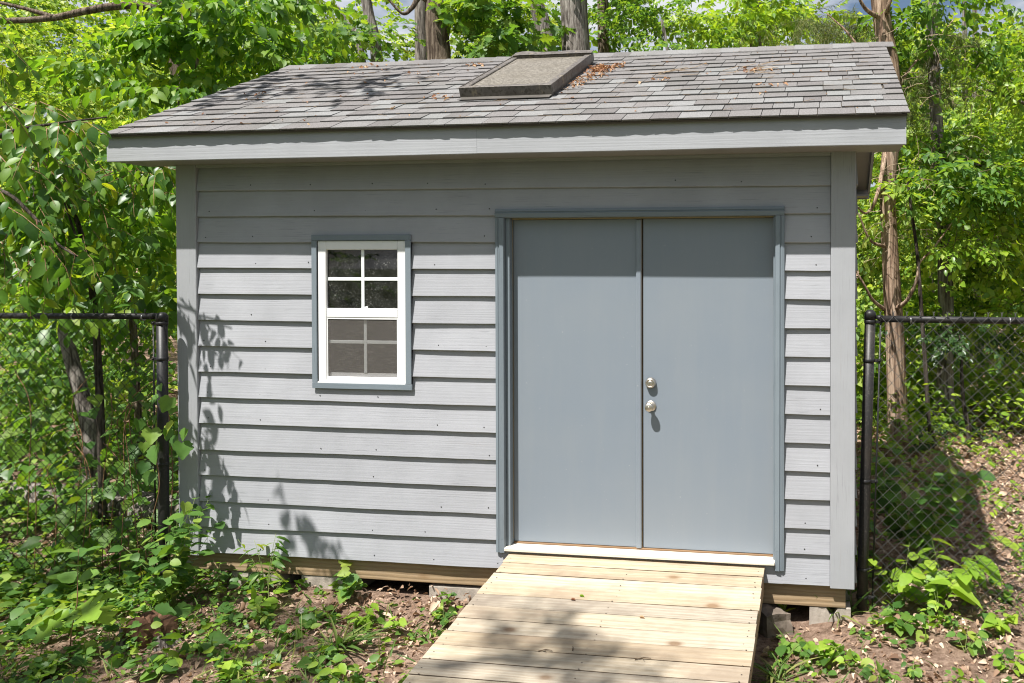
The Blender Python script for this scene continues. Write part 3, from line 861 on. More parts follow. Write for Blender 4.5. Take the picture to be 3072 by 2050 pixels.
# blocks, stones
def lump(name, c, size, mat, label, cat, seed, rough=.10, sub=4, rot=0, boxy=.55, group=None):
    import bmesh
    r = random.Random(seed); bm = bmesh.new(); bmesh.ops.create_cube(bm, size=2)
    bmesh.ops.subdivide_edges(bm, edges=bm.edges[:], cuts=sub, use_grid_fill=True)
    ph = [(r.uniform(-2.2, 2.2), r.uniform(-2.2, 2.2), r.uniform(-2.2, 2.2), r.uniform(0, 6)) for _ in range(7)]
    for v in bm.verts:
        p = v.co.copy(); q = p.normalized() * 1.2; p = p * boxy + q * (1 - boxy)
        d = sum(sin(a * p.x + b * p.y + c_ * p.z + e) for a, b, c_, e in ph) / 7
        p *= 1 + rough * d * 1.8 + r.uniform(-.05, .05) * (1 if boxy > .8 else .4)
        v.co = (p.x * size[0], p.y * size[1], p.z * size[2])
    me = bpy.data.meshes.new(name); bm.to_mesh(me); bm.free()
    me.polygons.foreach_set('use_smooth', [boxy < .8] * len(me.polygons))
    o = link(name, me, mat); o.location = c; o.rotation_euler = (0, 0, rot)
    return tag(o, label, cat, group)


def block(x0, x1, y0, y1, ztop, label, notch=None, seed=0):
    gz = min(ground_z(x0, y0), ground_z(x1, y0)) - .05; m = MB(); r = random.Random(seed)
    secs = []
    n = 10
    for k in range(n + 1):
        x = x0 + (x1 - x0) * k / n; zt = ztop - .001
        if notch and notch[0] < x < notch[1]: zt = ztop - .05
        e = lambda: r.uniform(-.002, .002)
        secs.append([(x, y1, gz), (x + e(), y0 + .0 + e(), gz), (x + e(), y0 + e(), zt - .006 + e()), (x, y0 + .006, zt), (x, y1, zt)])
    m.stations(secs); o = m.build('concrete_block', 'concrete', None, (x0, y0, gz)); return tag(o, label, 'block', 'blocks under the shed')


block(2.150, 2.395, .008, .38, -.1365, 'pale concrete block under the right corner of the shed', (2.27, 2.315), 1)
block(-1.20, -.86, .008, .36, -.1365, 'pinkish concrete block under the wall below the window', None, 2)
block(-1.72, -1.36, .010, .36, -.1365, 'grey concrete block under the wall nearest the leafy bush', None, 3)
block(-.30, .24, .012, .36, -.155, 'flat concrete block under the wall beside the ramp', None, 4)
lump('rock', (1.93, -.02, ground_z(1.93, -.02) + .03), (.085, .10, .10), 'rock', 'dark jagged rock wedged beside the right edge of the ramp', 'rock', 4, .26, rot=.5, boxy=.85)

# ------------------------------------------------------------------ ramp
RAMP = empty('wooden_ramp', (1.07, -1.2, -.285))
tag(RAMP, 'new pale timber ramp of cross planks leading to the double doors', 'ramp')
RS = .105; PW = .1275
prng = random.Random(21)


def ramp_z(y): return .1035 + RS * y


RINV = Matrix.Translation((-1.07, 1.2, .285))
y = -.030; k = 0
while y > -3.3:
    xa, xb = .272 + prng.uniform(-.006, .006), 1.880 + prng.uniform(-.006, .006) - y * .008
    w = PW - prng.uniform(.006, .0095); th = .026; lift_ = prng.uniform(-.0018, .0018); m = MB(); secs = []
    for j in range(17):
        x = xa + (xb - xa) * j / 16; e = prng.uniform(-.0008, .0008); cup = .0016 * sin(k * 1.7 + x * 1.3) + lift_
        ya, yb = y, y - w; b = .004
        za, zb = ramp_z(ya) + cup + prng.uniform(-.0003, .0003), ramp_z(yb) + cup
        secs.append([(x, ya + e, za - th), (x, ya + e, za - b), (x, ya - b, za), (x, yb + b, zb), (x, yb + e, zb - b), (x, yb + e, zb - th)][::-1])
    m.stations(secs)
    o = m.build('plank', 'ramp_wood', RAMP); o.matrix_parent_inverse = RINV
    o.data.materials.append(MATS['plank_edge'])
    for pg in o.data.polygons:
        if pg.normal.z < .6 and abs(pg.normal.x) < .5: pg.material_index = 1
    y -= PW; k += 1
sc_ = MB(); y = -.064
while y > -2.2:
    for x in (.31, 1.07, 1.845):
        for d_ in (.035, .09):
            xx = x + prng.uniform(-.01, .01); yy = y - d_ + prng.uniform(-.005, .005)
            sc_.lathe([(.0042, 0), (.0036, .0012)], (xx, yy, ramp_z(yy) + .0002), (0, 0, 1), 6)
    y -= PW
o = sc_.build('screw_heads', 'screw_head', RAMP); o.matrix_parent_inverse = RINV; tag(o, kind='stuff')
for x0 in (.282, 1.05, 1.842):
    m = MB(); secs = []
    for yy in (-.01, -.4, -.8, -1.2, -1.6, -2.2, -3.2):
        zt = ramp_z(yy) - .0265; zb = max(zt - .13, -.34) if zt > -.3 else zt - .05
        secs.append([(x0, yy, zb), (x0, yy, zt), (x0 + .036, yy, zt), (x0 + .036, yy, zb)])
    m.stations(secs); o = m.build('stringer', 'ramp_side_wood', RAMP); o.matrix_parent_inverse = RINV

# ------------------------------------------------------------------ chain-link fences


def chain_fence(label, posts, x0, x1, y, ztop, zbot, end, ties, dusty=True):
    """end: -1 fence runs to -x from its terminal post, +1 to +x"""
    px_t, px_b, py, ptop, pbot = posts
    F = empty('chain_link_fence', (px_b, py, pbot)); tag(F, label, 'fence', 'chain-link fences either side of the shed')
    inv = Matrix.Translation((-px_b, -py, -pbot))

    def fp(mb, name, mat):
        o = mb.build(name, mat, F); o.matrix_parent_inverse = inv; return o
    R_ = .0325
    pl = lambda z: (px_b + (px_t - px_b) * (z - pbot) / (ptop - pbot), py, z)
    fp(MB().tube([pl(pbot - .1), pl(.3), pl(.8), pl(ptop - .045)], R_, 20), 'post', 'dusty_black_vinyl' if dusty else 'black_vinyl')
    fp(MB().lathe([(R_ + .003, 0), (R_ + .003, .035), (R_ - .002, .045), (.018, .056), (.005, .059)], pl(ptop - .06), (0, 0, 1), 20), 'post_cap', 'black_vinyl')
    for z in (ptop - .085, ptop - .32, .30 + .3, .06, -.11):
        if z < pbot + .03: continue
        c = pl(z); m = MB().lathe([(R_ + .0005, 0), (R_ + .003, .0012), (R_ + .003, .0208), (R_ + .0005, .022)], c, (0, 0, 1), 20)
        m.box(c[0] + end * (R_ + .022) - .02, c[0] + end * (R_ + .022) + .02, c[1] - .008, c[1] - .003, z + .001, z + .021, .001)
        m.lathe([(.007, 0), (.006, .006)], (c[0] + end * (R_ + .028), c[1] - .008, z + .011), (0, -1, 0), 6)
        fp(m, 'tension_band', 'black_vinyl')
    zr = ztop
    fp(MB().tube([(px_t + end * .055, py, zr + .001), (px_t + end * .5, py - .0, zr - .002), (x0 if end < 0 else x1, py, zr - .02 * (1 if end < 0 else .6))], .0205, 14), 'top_rail', 'black_vinyl')
    m = MB().tube([(px_t + end * (R_ + .003), py, zr + .012), (px_t + end * .07, py, zr + .002)], [.012, .0225], 12)
    fp(m, 'rail_end_cup', 'black_vinyl')
    c0, c1 = pl(zbot + .04), pl(ztop - .03)
    fp(MB().tube([(c0[0] + end * (R_ + .030), py - .002, c0[2]), (c1[0] + end * (R_ + .030), py - .002, c1[2])], .0055, 6), 'tension_bar', 'black_vinyl')
    for tx in ties:
        m = MB().lathe([(.0212, -.0025), (.0232, -.002), (.0232, .002), (.0212, .0025)], (tx, py, zr - .005), (1, 0, 0), 14); fp(m, 'wire_tie', 'galvanised')
    # woven fabric: zig-zag wires hooked into their neighbours
    w = .0385; st = .0400; rr = .0022; mesh = MB(); fr = random.Random(3)
    nW = int((x1 - x0) / w); nK = int((ztop + .03 - zbot) / st)
    for i in range(nW):
        pts = []
        for kk in range(nK + 1):
            odd = kk % 2 == 1
            right = odd if i % 2 == 0 else not odd
            x = (x0 + i * w if end > 0 else x1 - (i + 1) * w) + (w + .0012 if right else -.0012)
            z = ztop + .02 - kk * st
            lean = (px_t - px_b) * ((z - pbot) / (ptop - pbot) - 1)
            pts.append((x + lean + .004 * sin(z * 3 + i * .2), py - .024 + (.003 if right else -.003) + .006 * sin(x * 5 + z * 4), z + .003 * sin(x * 9)))
        v0 = len(mesh.v); mesh.tube(pts, rr, 4, cap=False, smooth=True)
        if i % 2 == 0:
            x = pts[0][0] if (pts[0][0] > pts[1][0]) == False else pts[0][0]
            for q in range(2):
                mesh.tube([(pts[0][0] + (.002 if q else -.002), pts[0][1], ztop + .018), (pts[0][0] + (-.003 if q else .003), pts[0][1] - .003, ztop + .032), (pts[0][0] + (.008 if q else -.006), pts[0][1], ztop + .048)], rr, 4, cap=False)
    fp(mesh, 'chain_link_mesh', 'sunlit_wire_vinyl' if dusty else 'black_vinyl')  # dusty also picks the wires with sunlight in their colour
    return F


chain_fence('black chain-link fence panel right of the shed with dusty end post', (2.512, 2.465, .10, 1.655, ground_z(2.46, .1)), 2.575, 5.8, .10, 1.598, -.19, 1, (2.75, 3.32, 3.9, 4.6))
chain_fence('black chain-link fence panel left of the shed overgrown with vines', (-2.085, -2.085, -.15, 1.615, ground_z(-2.08, -.15)), -6.0, -2.145, -.15, 1.585, -.26, -1, (-2.22, -2.75, -3.4), False)

# ------------------------------------------------------------------ leaves
def leaf_simple(w=.30, fold=.10, droop=.12):
    V = np.array([(0, 0, 0), (-w, .45, fold), (0, 1, -droop), (w, .45, fold)], float)
    return V, np.array([(0, 2, 1), (0, 3, 2)])


def leaf_full(w=.28, fold=.07, droop=.22, tip=1.0):
    sp = [(0, y, -droop * y * y) for y in (0, .33, .68, tip)]
    V = np.array(sp + [(s * a * w, y, fold * a - droop * y * y) for s in (-1, 1) for y, a in ((.18, .80), (.48, 1.), (.80, .55))], float)
    T = []
    for b, flip in ((4, 0), (7, 1)):
        q = [(0, 1, b), (1, b + 1, b), (1, 2, b + 1), (2, b + 2, b + 1), (2, 3, b + 2)]
        T += [t[::-1] if flip else t for t in q]
    return V, np.array(T)


def leaf_outline(half, fold=.06, droop=.15, stem=0.0):
    """half: outline of the right half from base to tip as (x, y); fan onto a midrib"""
    V = [(0, 0, 0), (0, .5, -droop * .25), (0, 1, -droop)]; T = []
    for s in (1, -1):
        b = len(V); V += [(s * x, y, fold * x / .3 - droop * y * y) for x, y in half]; n = len(half)
        q = [(0, b, 1)]
        for i in range(n - 1): q.append((1, b + i, b + i + 1))
        q.append((1, b + n - 1, 2))
        T += q if s > 0 else [t[::-1] for t in q]
    return np.array(V, float), np.array(T)


OAK = [(.05, .10), (.16, .14), (.25, .17), (.27, .24), (.17, .31), (.18, .36), (.33, .40), (.38, .47), (.33, .52), (.20, .56), (.20, .61), (.30, .66), (.31, .72), (.23, .76), (.14, .80), (.14, .86), (.15, .92), (.08, .96)]
GRAPE = [(.16, -.14), (.34, -.10), (.42, .06), (.52, .14), (.46, .26), (.55, .36), (.48, .48), (.34, .56), (.32, .66), (.24, .76), (.16, .84), (.10, .93)]
LT = dict(simple=leaf_simple(), wide=leaf_simple(.38, .12, .2), full=leaf_full(), round=leaf_full(.36, .05, .16, .98), lance=leaf_full(.15, .04, .35),
          oak=leaf_outline(OAK, .05, .16), grape=leaf_outline(GRAPE, .10, .14), curl=leaf_full(.30, .24, .55), blade=leaf_full(.035, .012, .55))


def rot(ax, a):
    a = np.atleast_1d(np.asarray(a, float)); M = np.zeros((len(a), 4, 4)); M[:] = np.eye(4); c, s = np.cos(a), np.sin(a)
    i, j = {'x': (1, 2), 'y': (2, 0), 'z': (0, 1)}[ax]
    M[:, i, i] = c; M[:, j, j] = c; M[:, i, j] = -s; M[:, j, i] = s
    return M


def trs(pos, R, sc):
    M = R.copy(); M[:, :3, :3] *= np.asarray(sc, float).reshape(-1, 1, 1); M[:, :3, 3] = pos; return M


def spray(rng, n, L, leaf, droop=.15, hang=.35, yaw=58, jit=.3, tipfan=1):
    """leaf matrices along one twig that points along +Y"""
    t = (np.arange(n) + .6) / n; t[-1] = 1
    pos = np.c_[rng.normal(0, .015 * L, n), L * t, -droop * L * t * t]
    side = np.where(np.arange(n) % 2 == 0, 1., -1.); ya = side * np.radians(yaw) * (1 - .3 * t) + rng.normal(0, jit * .5, n); ya[-1] *= .2
    pi_ = -hang + rng.normal(0, jit, n); ro = rng.normal(0, jit, n)
    R = rot('z', -ya) @ rot('x', pi_) @ rot('y', ro)
    return trs(pos, R, leaf * (.72 + .4 * np.sin(pi * t * .9)) * rng.uniform(.75, 1.2, n))


def aim(rng, pos, d, sc, tilt=.35):
    """placement matrices with +Y along d and +Z near up"""
    d = d / np.linalg.norm(d, axis=1, keepdims=True); up = np.tile([0, 0, 1.], (len(d), 1)) + rng.normal(0, tilt, (len(d), 3))
    x = np.cross(d, up); x /= np.linalg.norm(x, axis=1, keepdims=True); z = np.cross(x, d)
    M = np.zeros((len(d), 4, 4)); M[:, :3, 0] = x; M[:, :3, 1] = d; M[:, :3, 2] = z; M[:, 3, 3] = 1
    M[:, :3, :3] *= np.asarray(sc).reshape(-1, 1, 1); M[:, :3, 3] = pos; return M


def compose(rng, place, sprays):
    k = rng.integers(0, len(sprays), len(place)); out = []
    for i, s in enumerate(sprays):
        p = place[k == i]
        if len(p): out.append((p[:, None] @ s[None]).reshape(-1, 4, 4))
    return np.concatenate(out)


def leaves_mesh(name, mats, tmpl, rng, var=1.0):
    V0, T0 = LT[tmpl]; n = len(mats); h = np.c_[V0, np.ones(len(V0))]
    V = np.einsum('nij,kj->nki', mats[:, :3, :], h).reshape(-1, 3)
    T = (T0[None] + (np.arange(n) * len(V0))[:, None, None]).reshape(-1, 3)
    r = np.repeat(rng.uniform(0, var, n), len(V0))
    return tri_mesh(name, V, T, r)


def twigs_mesh(name, place, L, droop, r=.004):
    n = 3; pts = [(0, 0, 0), (0, L * .5, -droop * L * .25), (0, L, -droop * L)]; V = []; T = []
    for i, p in enumerate(pts):
        for k in range(n):
            a = 2 * pi * k / n; V.append((p[0] + cos(a) * r * (1 - .35 * i), p[1], p[2] + sin(a) * r * (1 - .35 * i)))
    for i in range(2):
        for k in range(n):
            k2 = (k + 1) % n; T += [(i * n + k, i * n + k2, (i + 1) * n + k2), (i * n + k, (i + 1) * n + k2, (i + 1) * n + k)]
    V = np.c_[np.array(V), np.ones(len(V))]; T = np.array(T)
    W_ = np.einsum('nij,kj->nki', place[:, :3, :], V).reshape(-1, 3)
    return tri_mesh(name, W_, (T[None] + (np.arange(len(place)) * len(V))[:, None, None]).reshape(-1, 3))


def in_ball(rng, n, bias=.45):
    d = rng.normal(size=(n, 3)); d /= np.linalg.norm(d, axis=1, keepdims=True)
    return d * (rng.uniform(0, 1, n) ** bias)[:, None]


def crown_place(rng, blobs, clump=.35, per=9, sc=(.8, 1.25), down=.15, out=.8):
    """blobs: (centre, radii, sprays) -> placement matrices gathered into clumps"""
    PP, DD = [], []
    for c, r, n in blobs:
        c = np.array(c, float); r = np.array(r, float) * np.ones(3); k = max(1, n // per)
        cc = in_ball(rng, k, .5); q = cc[rng.integers(0, k, n)] + rng.normal(0, clump / np.mean(r) * .6, (n, 3)) * np.array([1, 1, .6])
        PP.append(c + q * r); d = q * np.array([1, 1, .35]) * out + rng.normal(0, .55, (n, 3)) * np.array([1, 1, .45]); d[:, 2] -= down; DD.append(d)
    P_, D_ = np.concatenate(PP), np.concatenate(DD)
    return aim(rng, P_, D_, rng.uniform(*sc, len(P_)))


def sub(o, loc):
    o.matrix_parent_inverse = Matrix.Translation(-Vector(loc)); return o


def smooth_path(pts, n=5):
    """Catmull-Rom through (x, y, z, r)"""
    p = [np.array(q, float) for q in pts]; p = [2 * p[0] - p[1]] + p + [2 * p[-1] - p[-2]]; out = []
    for i in range(1, len(p) - 2):
        for k in range(n):
            t = k / n; a, b, c, d = p[i - 1:i + 3]
            out.append(.5 * ((2 * b) + (c - a) * t + (2 * a - 5 * b + 4 * c - d) * t * t + (3 * b - a - 3 * c + d) * t ** 3))
    out.append(p[-2]); return np.array(out)


def bark_tube(mb, path, rng, sides=18, ridge=.07):
    q = smooth_path(path, 6); n = len(q); ph = rng.uniform(0, 6.3, 4)
    v = []; f = []
    for i, (x, y, z, r) in enumerate(q):
        d = Vector(q[min(i + 1, n - 1)][:3] - q[max(i - 1, 0)][:3]).normalized(); a = d.cross(Vector((.2, 1, .1))).normalized(); b = d.cross(a)
        for k in range(sides):
            t = 2 * pi * k / sides; rr = r * (1 + ridge * (.5 * sin(5 * t + ph[0] + i * .25) + .4 * sin(9 * t + ph[1] - i * .2) + .3 * rng.normal() * .6))
            v.append(Vector((x, y, z)) + a * (cos(t) * rr) + b * (sin(t) * rr))
    for i in range(n - 1):
        for k in range(sides):
            k2 = (k + 1) % sides; f.append((i * sides + k, i * sides + k2, (i + 1) * sides + k2, (i + 1) * sides + k))
    f.append(tuple(range(sides))[::-1]); f.append(tuple((n - 1) * sides + k for k in range(sides)))
    mb.add(v, f, True)


def wpx(w, D): return .5 * w * D / F_PX                # radius in metres of something w pixels wide, D metres off


def tree(name, label, trunk, bark, limbs=(), blobs=(), leaf='leaf_forest', tmpl='simple', size=.09, spray_n=12, L=.45, seed=1, clump=.35, per=9,
         droop=.15, hang=.3, cat='tree', group='trees of the wood behind the shed', base=True, twigs=False, top=None, flare=1.35, sides=18, down=.15, out=.8, jit=.3):
    """trunk / limbs: lists of (px, py, D, width in px); blobs: (px, py, D, (rx, ry, rz), sprays)"""
    rng = np.random.default_rng(seed)
    conv = lambda l: [(*P(a, b, D), wpx(w, D)) for a, b, D, w in l]
    tp = conv(trunk)
    if base:
        x, y, z, r = tp[0]; g = ground_z(x, y); tp = [(x + .01, y, g - .12, r * flare), (x, y, g + .18, r * 1.08)] + ([tp[0]] if z > g + .45 else []) + tp[1:]
    if top:
        x, y, z, r = tp[-1]; x2, y2, z2, r2 = tp[-2]; k = (top - z) / max(.2, (z - z2)); k = min(k, 8)
        tp.append((x + (x - x2) * k * .4, y + (y - y2) * k * .4, top, r * .45))
    b = tp[0][:3]; b = (float(b[0]), float(b[1]), float(ground_z(b[0], b[1])) if base else float(b[2]))
    E_ = empty(name, b); tag(E_, label, cat, group)
    m = MB(); bark_tube(m, tp, rng, sides)
    for l in limbs: bark_tube(m, conv(l), rng, 8, .05)
    sub(m.build('trunk', bark, E_), b)
    if blobs:
        place = crown_place(rng, [(P(px, py, D), r, n) for px, py, D, r, n in blobs], clump, per, down=down, out=out)
        sp = [spray(rng, spray_n, L, size, droop, hang, jit=jit) for _ in range(7)]
        cm = leaves_mesh('crown', compose(rng, place, sp), tmpl, rng)
        sub(link('crown', cm, leaf, E_), b)
        if twigs: sub(link('twigs', twigs_mesh('twigs', place, L, droop), 'twig', E_), b)['kind'] = 'stuff'
    return E_


# ------------------------------------------------------------------ trees of the wood
G_ = 'trees of the wood behind the shed'
# behind the roof
tree('oak_tree', 'dark thick-barked oak trunk just left of the skylight', [(1325, 330, 12, 82), (1318, 180, 12, 68), (1312, 60, 12, 66), (1308, -160, 12, 60)], 'bark_brown', top=9,
     limbs=[[(1308, 20, 12, 30), (1262, -10, 11.9, 18), (1235, 25, 11.8, 13), (1205, 40, 11.7, 9), (1150, -20, 11.6, 6)]],
     blobs=[(1500, 60, 12.2, (.5, .6, .45), 80), (1220, -190, 12.5, (.9, .8, .25), 30), (1465, 140, 11.8, (.34, .4, .15), 26)], leaf='leaf_oak', tmpl='oak', size=.17, spray_n=7, L=.4, seed=31, clump=.3, jit=.45)
tree('pale_tree', 'pale straight trunk peeking out behind the dark oak', [(1265, 330, 17, 36), (1262, 100, 17, 33), (1258, -150, 17, 30)], 'bark_grey', top=11,
     blobs=[(1150, 150, 17.5, (.6, .8, .4), 26), (1190, -140, 16.5, (1.6, 1, .5), 40)], leaf='leaf_forest', size=.13, seed=32)
tree('tulip_tree', 'broad pale grey trunk rising behind the skylight', [(1735, 330, 13, 98), (1728, 160, 13, 84), (1720, 0, 13, 80), (1715, -200, 13, 76)], 'bark_grey', top=11,
     blobs=[(1840, -80, 13.4, (1.2, .8, .4), 40), (1560, 130, 14.5, (.6, .8, .35), 40)], leaf='leaf_oak', tmpl='wide', size=.13, seed=33)
tree('leaning_tree', 'slanting pale trunk left of the broad trunk behind the skylight', [(1655, 330, 15.5, 56), (1632, 100, 15.5, 48), (1600, -20, 15.5, 44), (1570, -160, 15.5, 42)], 'bark_grey', top=10,
     blobs=[(1540, 40, 16.2, (.9, 1, .7), 60)], leaf='leaf_forest', size=.13, seed=34)
tree('brown_tree', 'slim brown trunk right of the broad trunk behind the skylight', [(1812, 330, 15, 36), (1810, 110, 15, 32), (1806, -120, 15, 30)], 'bark_brown', top=10,
     blobs=[(1885, 90, 14.5, (.55, .8, .4), 60), (1860, -40, 15, (.8, .9, .3), 36)], leaf='leaf_oak', size=.12, seed=35)
tree('grey_tree', 'crooked grey trunk above the left half of the ridge', [(1135, 330, 14, 38), (1128, 150, 14, 34), (1105, 40, 14, 30), (1080, -120, 14, 26)], 'bark_grey', top=9,
     limbs=[[(1100, 330, 14, 24), (1078, 130, 14, 20), (1040, 70, 14, 16), (1010, 20, 14, 12)]],
     blobs=[(1070, 130, 13.2, (.75, .8, .45), 70)], leaf='leaf_oak', tmpl='oak', size=.15, spray_n=8, seed=36)
tree('sunlit_tree', 'pale slim trunk among bright foliage above the right half of the ridge', [(2268, 330, 16, 38), (2266, 60, 16, 34), (2262, -140, 16, 32)], 'bark_grey', top=11,
     blobs=[(2200, 70, 15.5, (1.0, .8, .65), 120), (2120, 60, 15, (.6, .8, .5), 60), (2370, 20, 16, (1.0, .9, .6), 80)], leaf='leaf_lime', size=.13, seed=37)
tree('ridge_sapling', 'young feathery tree between bare sky gaps over the ridge', [(2015, 330, 13, 12), (2000, 140, 13, 9), (1985, 60, 13, 7)], 'bark_grey', top=5.5, sides=8,
     blobs=[(2010, 110, 13, (.55, .5, .45), 70)], leaf='leaf_oak', size=.10, seed=38)
# left of the shed
tree('hickory_tree', 'twin-stemmed tree with large fresh leaves left of the roof', [(575, 700, 9.5, 42), (548, 300, 9.5, 38), (512, 150, 9.5, 34), (488, 20, 9.5, 30), (480, -120, 9.5, 28)], 'bark_brown', top=8,
     limbs=[[(486, 60, 9.5, 28), (470, 30, 9.4, 26), (420, 18, 9.3, 24), (340, 20, 9.2, 24), (250, 35, 9.1, 22), (150, 55, 9, 20), (0, 62, 8.8, 18), (-150, 40, 8.6, 16)],
            [(160, 52, 9, 16), (90, 30, 9, 12), (0, 8, 9, 9)], [(600, 700, 9.8, 34), (590, 220, 9.8, 30), (560, 60, 9.8, 26), (550, -100, 9.8, 22)]],
     blobs=[(740, 140, 9, (.95, .6, .45), 120), (600, 90, 8.8, (.6, .5, .4), 60), (640, 270, 8.8, (.6, .5, .2), 50), (400, 230, 9.2, (.5, .5, .3), 30), (880, 210, 9.6, (.5, .5, .25), 46), (860, 20, 9.4, (.7, .5, .25), 36)],
     leaf='leaf_hickory', tmpl='full', size=.108, spray_n=10, L=.36, seed=41, clump=.25, hang=.55, droop=.3, jit=.35)
tree('forked_tree', 'grey trunk behind the left fence leaning to the left', [(275, 1330, 7.6, 46), (258, 1230, 7.6, 42), (215, 1080, 7.6, 38), (185, 960, 7.6, 34), (150, 780, 7.6, 28), (100, 560, 7.6, 20), (40, 380, 7.6, 10)], 'bark_grey',
     blobs=[(180, 860, 8.3, (.8, .5, .3), 40)], leaf='leaf_hickory', tmpl='full', size=.09, spray_n=9, seed=42)
tree('dark_sapling', 'thin dark stem standing close behind the left fence', [(306, 1400, 6.6, 22), (298, 1150, 6.6, 21), (285, 950, 6.6, 19), (268, 820, 6.6, 17), (240, 690, 6.6, 14), (205, 610, 6.6, 11), (155, 525, 6.6, 9)], 'bark_dark', top=None, sides=10,
     limbs=[[(262, 790, 6.6, 9), (225, 700, 6.5, 7), (190, 600, 6.4, 5)]],
     blobs=[(350, 700, 7.0, (.5, .45, .4), 52), (430, 850, 7.2, (.4, .4, .24), 26)], leaf='leaf_cherry', tmpl='full', size=.13, spray_n=8, L=.4, seed=43, hang=.6)
tree('bent_sapling', 'bent brown sapling beside the left wall of the shed', [(420, 1300, 8.4, 20), (400, 1000, 8.4, 20), (385, 880, 8.4, 20), (325, 810, 8.4, 14), (290, 760, 8.4, 9)], 'bark_brown', sides=10,
     blobs=[(450, 620, 8, (.5, .5, .5), 80), (300, 820, 8.4, (.5, .5, .4), 40)], leaf='leaf_hickory', tmpl='full', size=.11, spray_n=8, L=.4, seed=44, hang=.5)
# right of the shed
tree('cedar_tree', 'reddish shaggy cedar trunk right beside the shed roof', [(2702, 1520, 9.4, 66), (2694, 1300, 9.4, 62), (2686, 1050, 9.4, 56), (2672, 800, 9.4, 50), (2664, 560, 9.4, 48), (2678, 380, 9.4, 50), (2672, 220, 9.4, 52), (2648, 80, 9.4, 52), (2634, -60, 9.4, 50), (2625, -220, 9.4, 44)], 'bark_cedar', top=7,
     limbs=[[(2662, 440, 9.4, 16), (2630, 590, 9.1, 12), (2600, 640, 9.0, 8), (2560, 610, 6.9, 4)],
            [(2655, 930, 9.4, 14), (2618, 900, 9.2, 10), (2590, 850, 9.1, 7), (2560, 800, 9.1, 4)],
            [(2690, 925, 9.3, 14), (2722, 900, 9.1, 12), (2750, 840, 9.0, 10), (2758, 790, 9.0, 8), (2800, 745, 9.0, 6), (2870, 650, 9.0, 3)],
            [(2655, 740, 9.3, 12), (2610, 720, 9.1, 8), (2575, 640, 9.0, 4)],
            [(2655, 60, 9.4, 18), (2600, 30, 9.2, 12), (2570, -20, 9.1, 8)], [(2660, 40, 9.3, 16), (2668, 10, 9.2, 12), (2690, -60, 9.2, 8)],
            [(2670, 330, 9.4, 12), (2720, 220, 9.5, 8), (2800, 130, 9.7, 6), (2860, 60, 9.9, 3)], [(2672, 300, 9.4, 12), (2560, 120, 9.5, 7), (2480, 40, 9.6, 4)]],
     blobs=[(2440, 60, 9.9, (.6, .5, .25), 60), (2560, 90, 9.8, (.5, .5, .35), 60), (2790, 200, 10.1, (.5, .5, .5), 110), (2740, 330, 9.9, (.35, .4, .3), 60)], leaf='leaf_cedar', tmpl='blade', size=.075, spray_n=40, L=.36, seed=51, clump=.22, droop=.3, hang=.5, jit=.6)
tree('grey_barked_tree', 'grey ridged trunk behind the right fence panel', [(2832, 1500, 10, 66), (2836, 1150, 10, 50), (2838, 900, 10, 46), (2830, 700, 10, 42), (2815, 450, 10, 38), (2800, 150, 10, 34)], 'bark_grey', top=8,
     blobs=[(2820, 480, 9.4, (.7, .6, .5), 110), (2800, 60, 9.5, (1., .8, .4), 120)], leaf='leaf_oak', size=.10, seed=52)
tree('thin_dark_tree', 'thin dark stem between the cedar and the grey trunk', [(2800, 1500, 9, 12), (2790, 1300, 9, 13), (2775, 1080, 9, 13), (2762, 900, 9, 12), (2752, 760, 9, 11), (2735, 640, 9, 9), (2720, 520, 9, 7)], 'bark_dark', sides=8,
     blobs=[(2720, 640, 9.5, (.5, .5, .5), 80)], leaf='leaf_forest', size=.09, seed=53)
for k, (x, d, w, lab) in enumerate([(2905, 14, 24, 'pale far trunk just right of the grey ridged trunk'), (2935, 15.5, 26, 'second pale far trunk right of the grey ridged trunk'), (2795, 16, 22, 'pale far trunk between cedar and grey ridged trunk')]):
    tree('pale_far_tree', lab, [(x, 1250, d, w * 1.2), (x - 2, 900, d, w), (x - 8, 600, d, w * .9)], 'bark_grey', top=8, sides=10,
         blobs=[(x - 40, 420, d, (1.2, .9, .9), 120)], leaf='leaf_forest', size=.12, seed=54 + k)
tree('beech_tree', 'bright lime-leaved tree leaning in from the right edge', [(3290, 1500, 10.75, 60), (3270, 900, 10.62, 52), (3240, 400, 10.50, 44), (3200, 0, 10.50, 34)], 'bark_grey', top=8, twigs=True,
     limbs=[[(3260, 700, 10.62, 26), (3150, 620, 10.25, 18), (3000, 520, 10.00, 10), (2880, 480, 9.75, 5)], [(3260, 1000, 10.50, 22), (3120, 900, 10.00, 14), (2960, 800, 9.75, 8), (2850, 720, 9.50, 4)],
            [(3240, 500, 10.50, 20), (3100, 330, 10.12, 12), (2960, 270, 10.00, 6)]],
     blobs=[(3040, 250, 10.12, (0.53, 0.44, 0.35), 66), (2970, 420, 9.88, (0.69, 0.44, 0.28), 88), (3070, 560, 10.00, (0.53, 0.44, 0.30), 66), (2900, 560, 9.62, (0.45, 0.33, 0.15), 37), (2970, 690, 9.62, (0.50, 0.39, 0.20), 55), (3080, 830, 9.75, (0.44, 0.44, 0.25), 44), (2850, 740, 9.38, (0.30, 0.33, 0.09), 19), (3030, 930, 9.75, (0.33, 0.33, 0.12), 22), (3060, 120, 10.38, (0.38, 0.44, 0.31), 33)],
     leaf='leaf_lime', tmpl='full', size=.10, spray_n=10, L=.42, seed=61, clump=.22, hang=.2, droop=.2, down=.25, jit=.3)
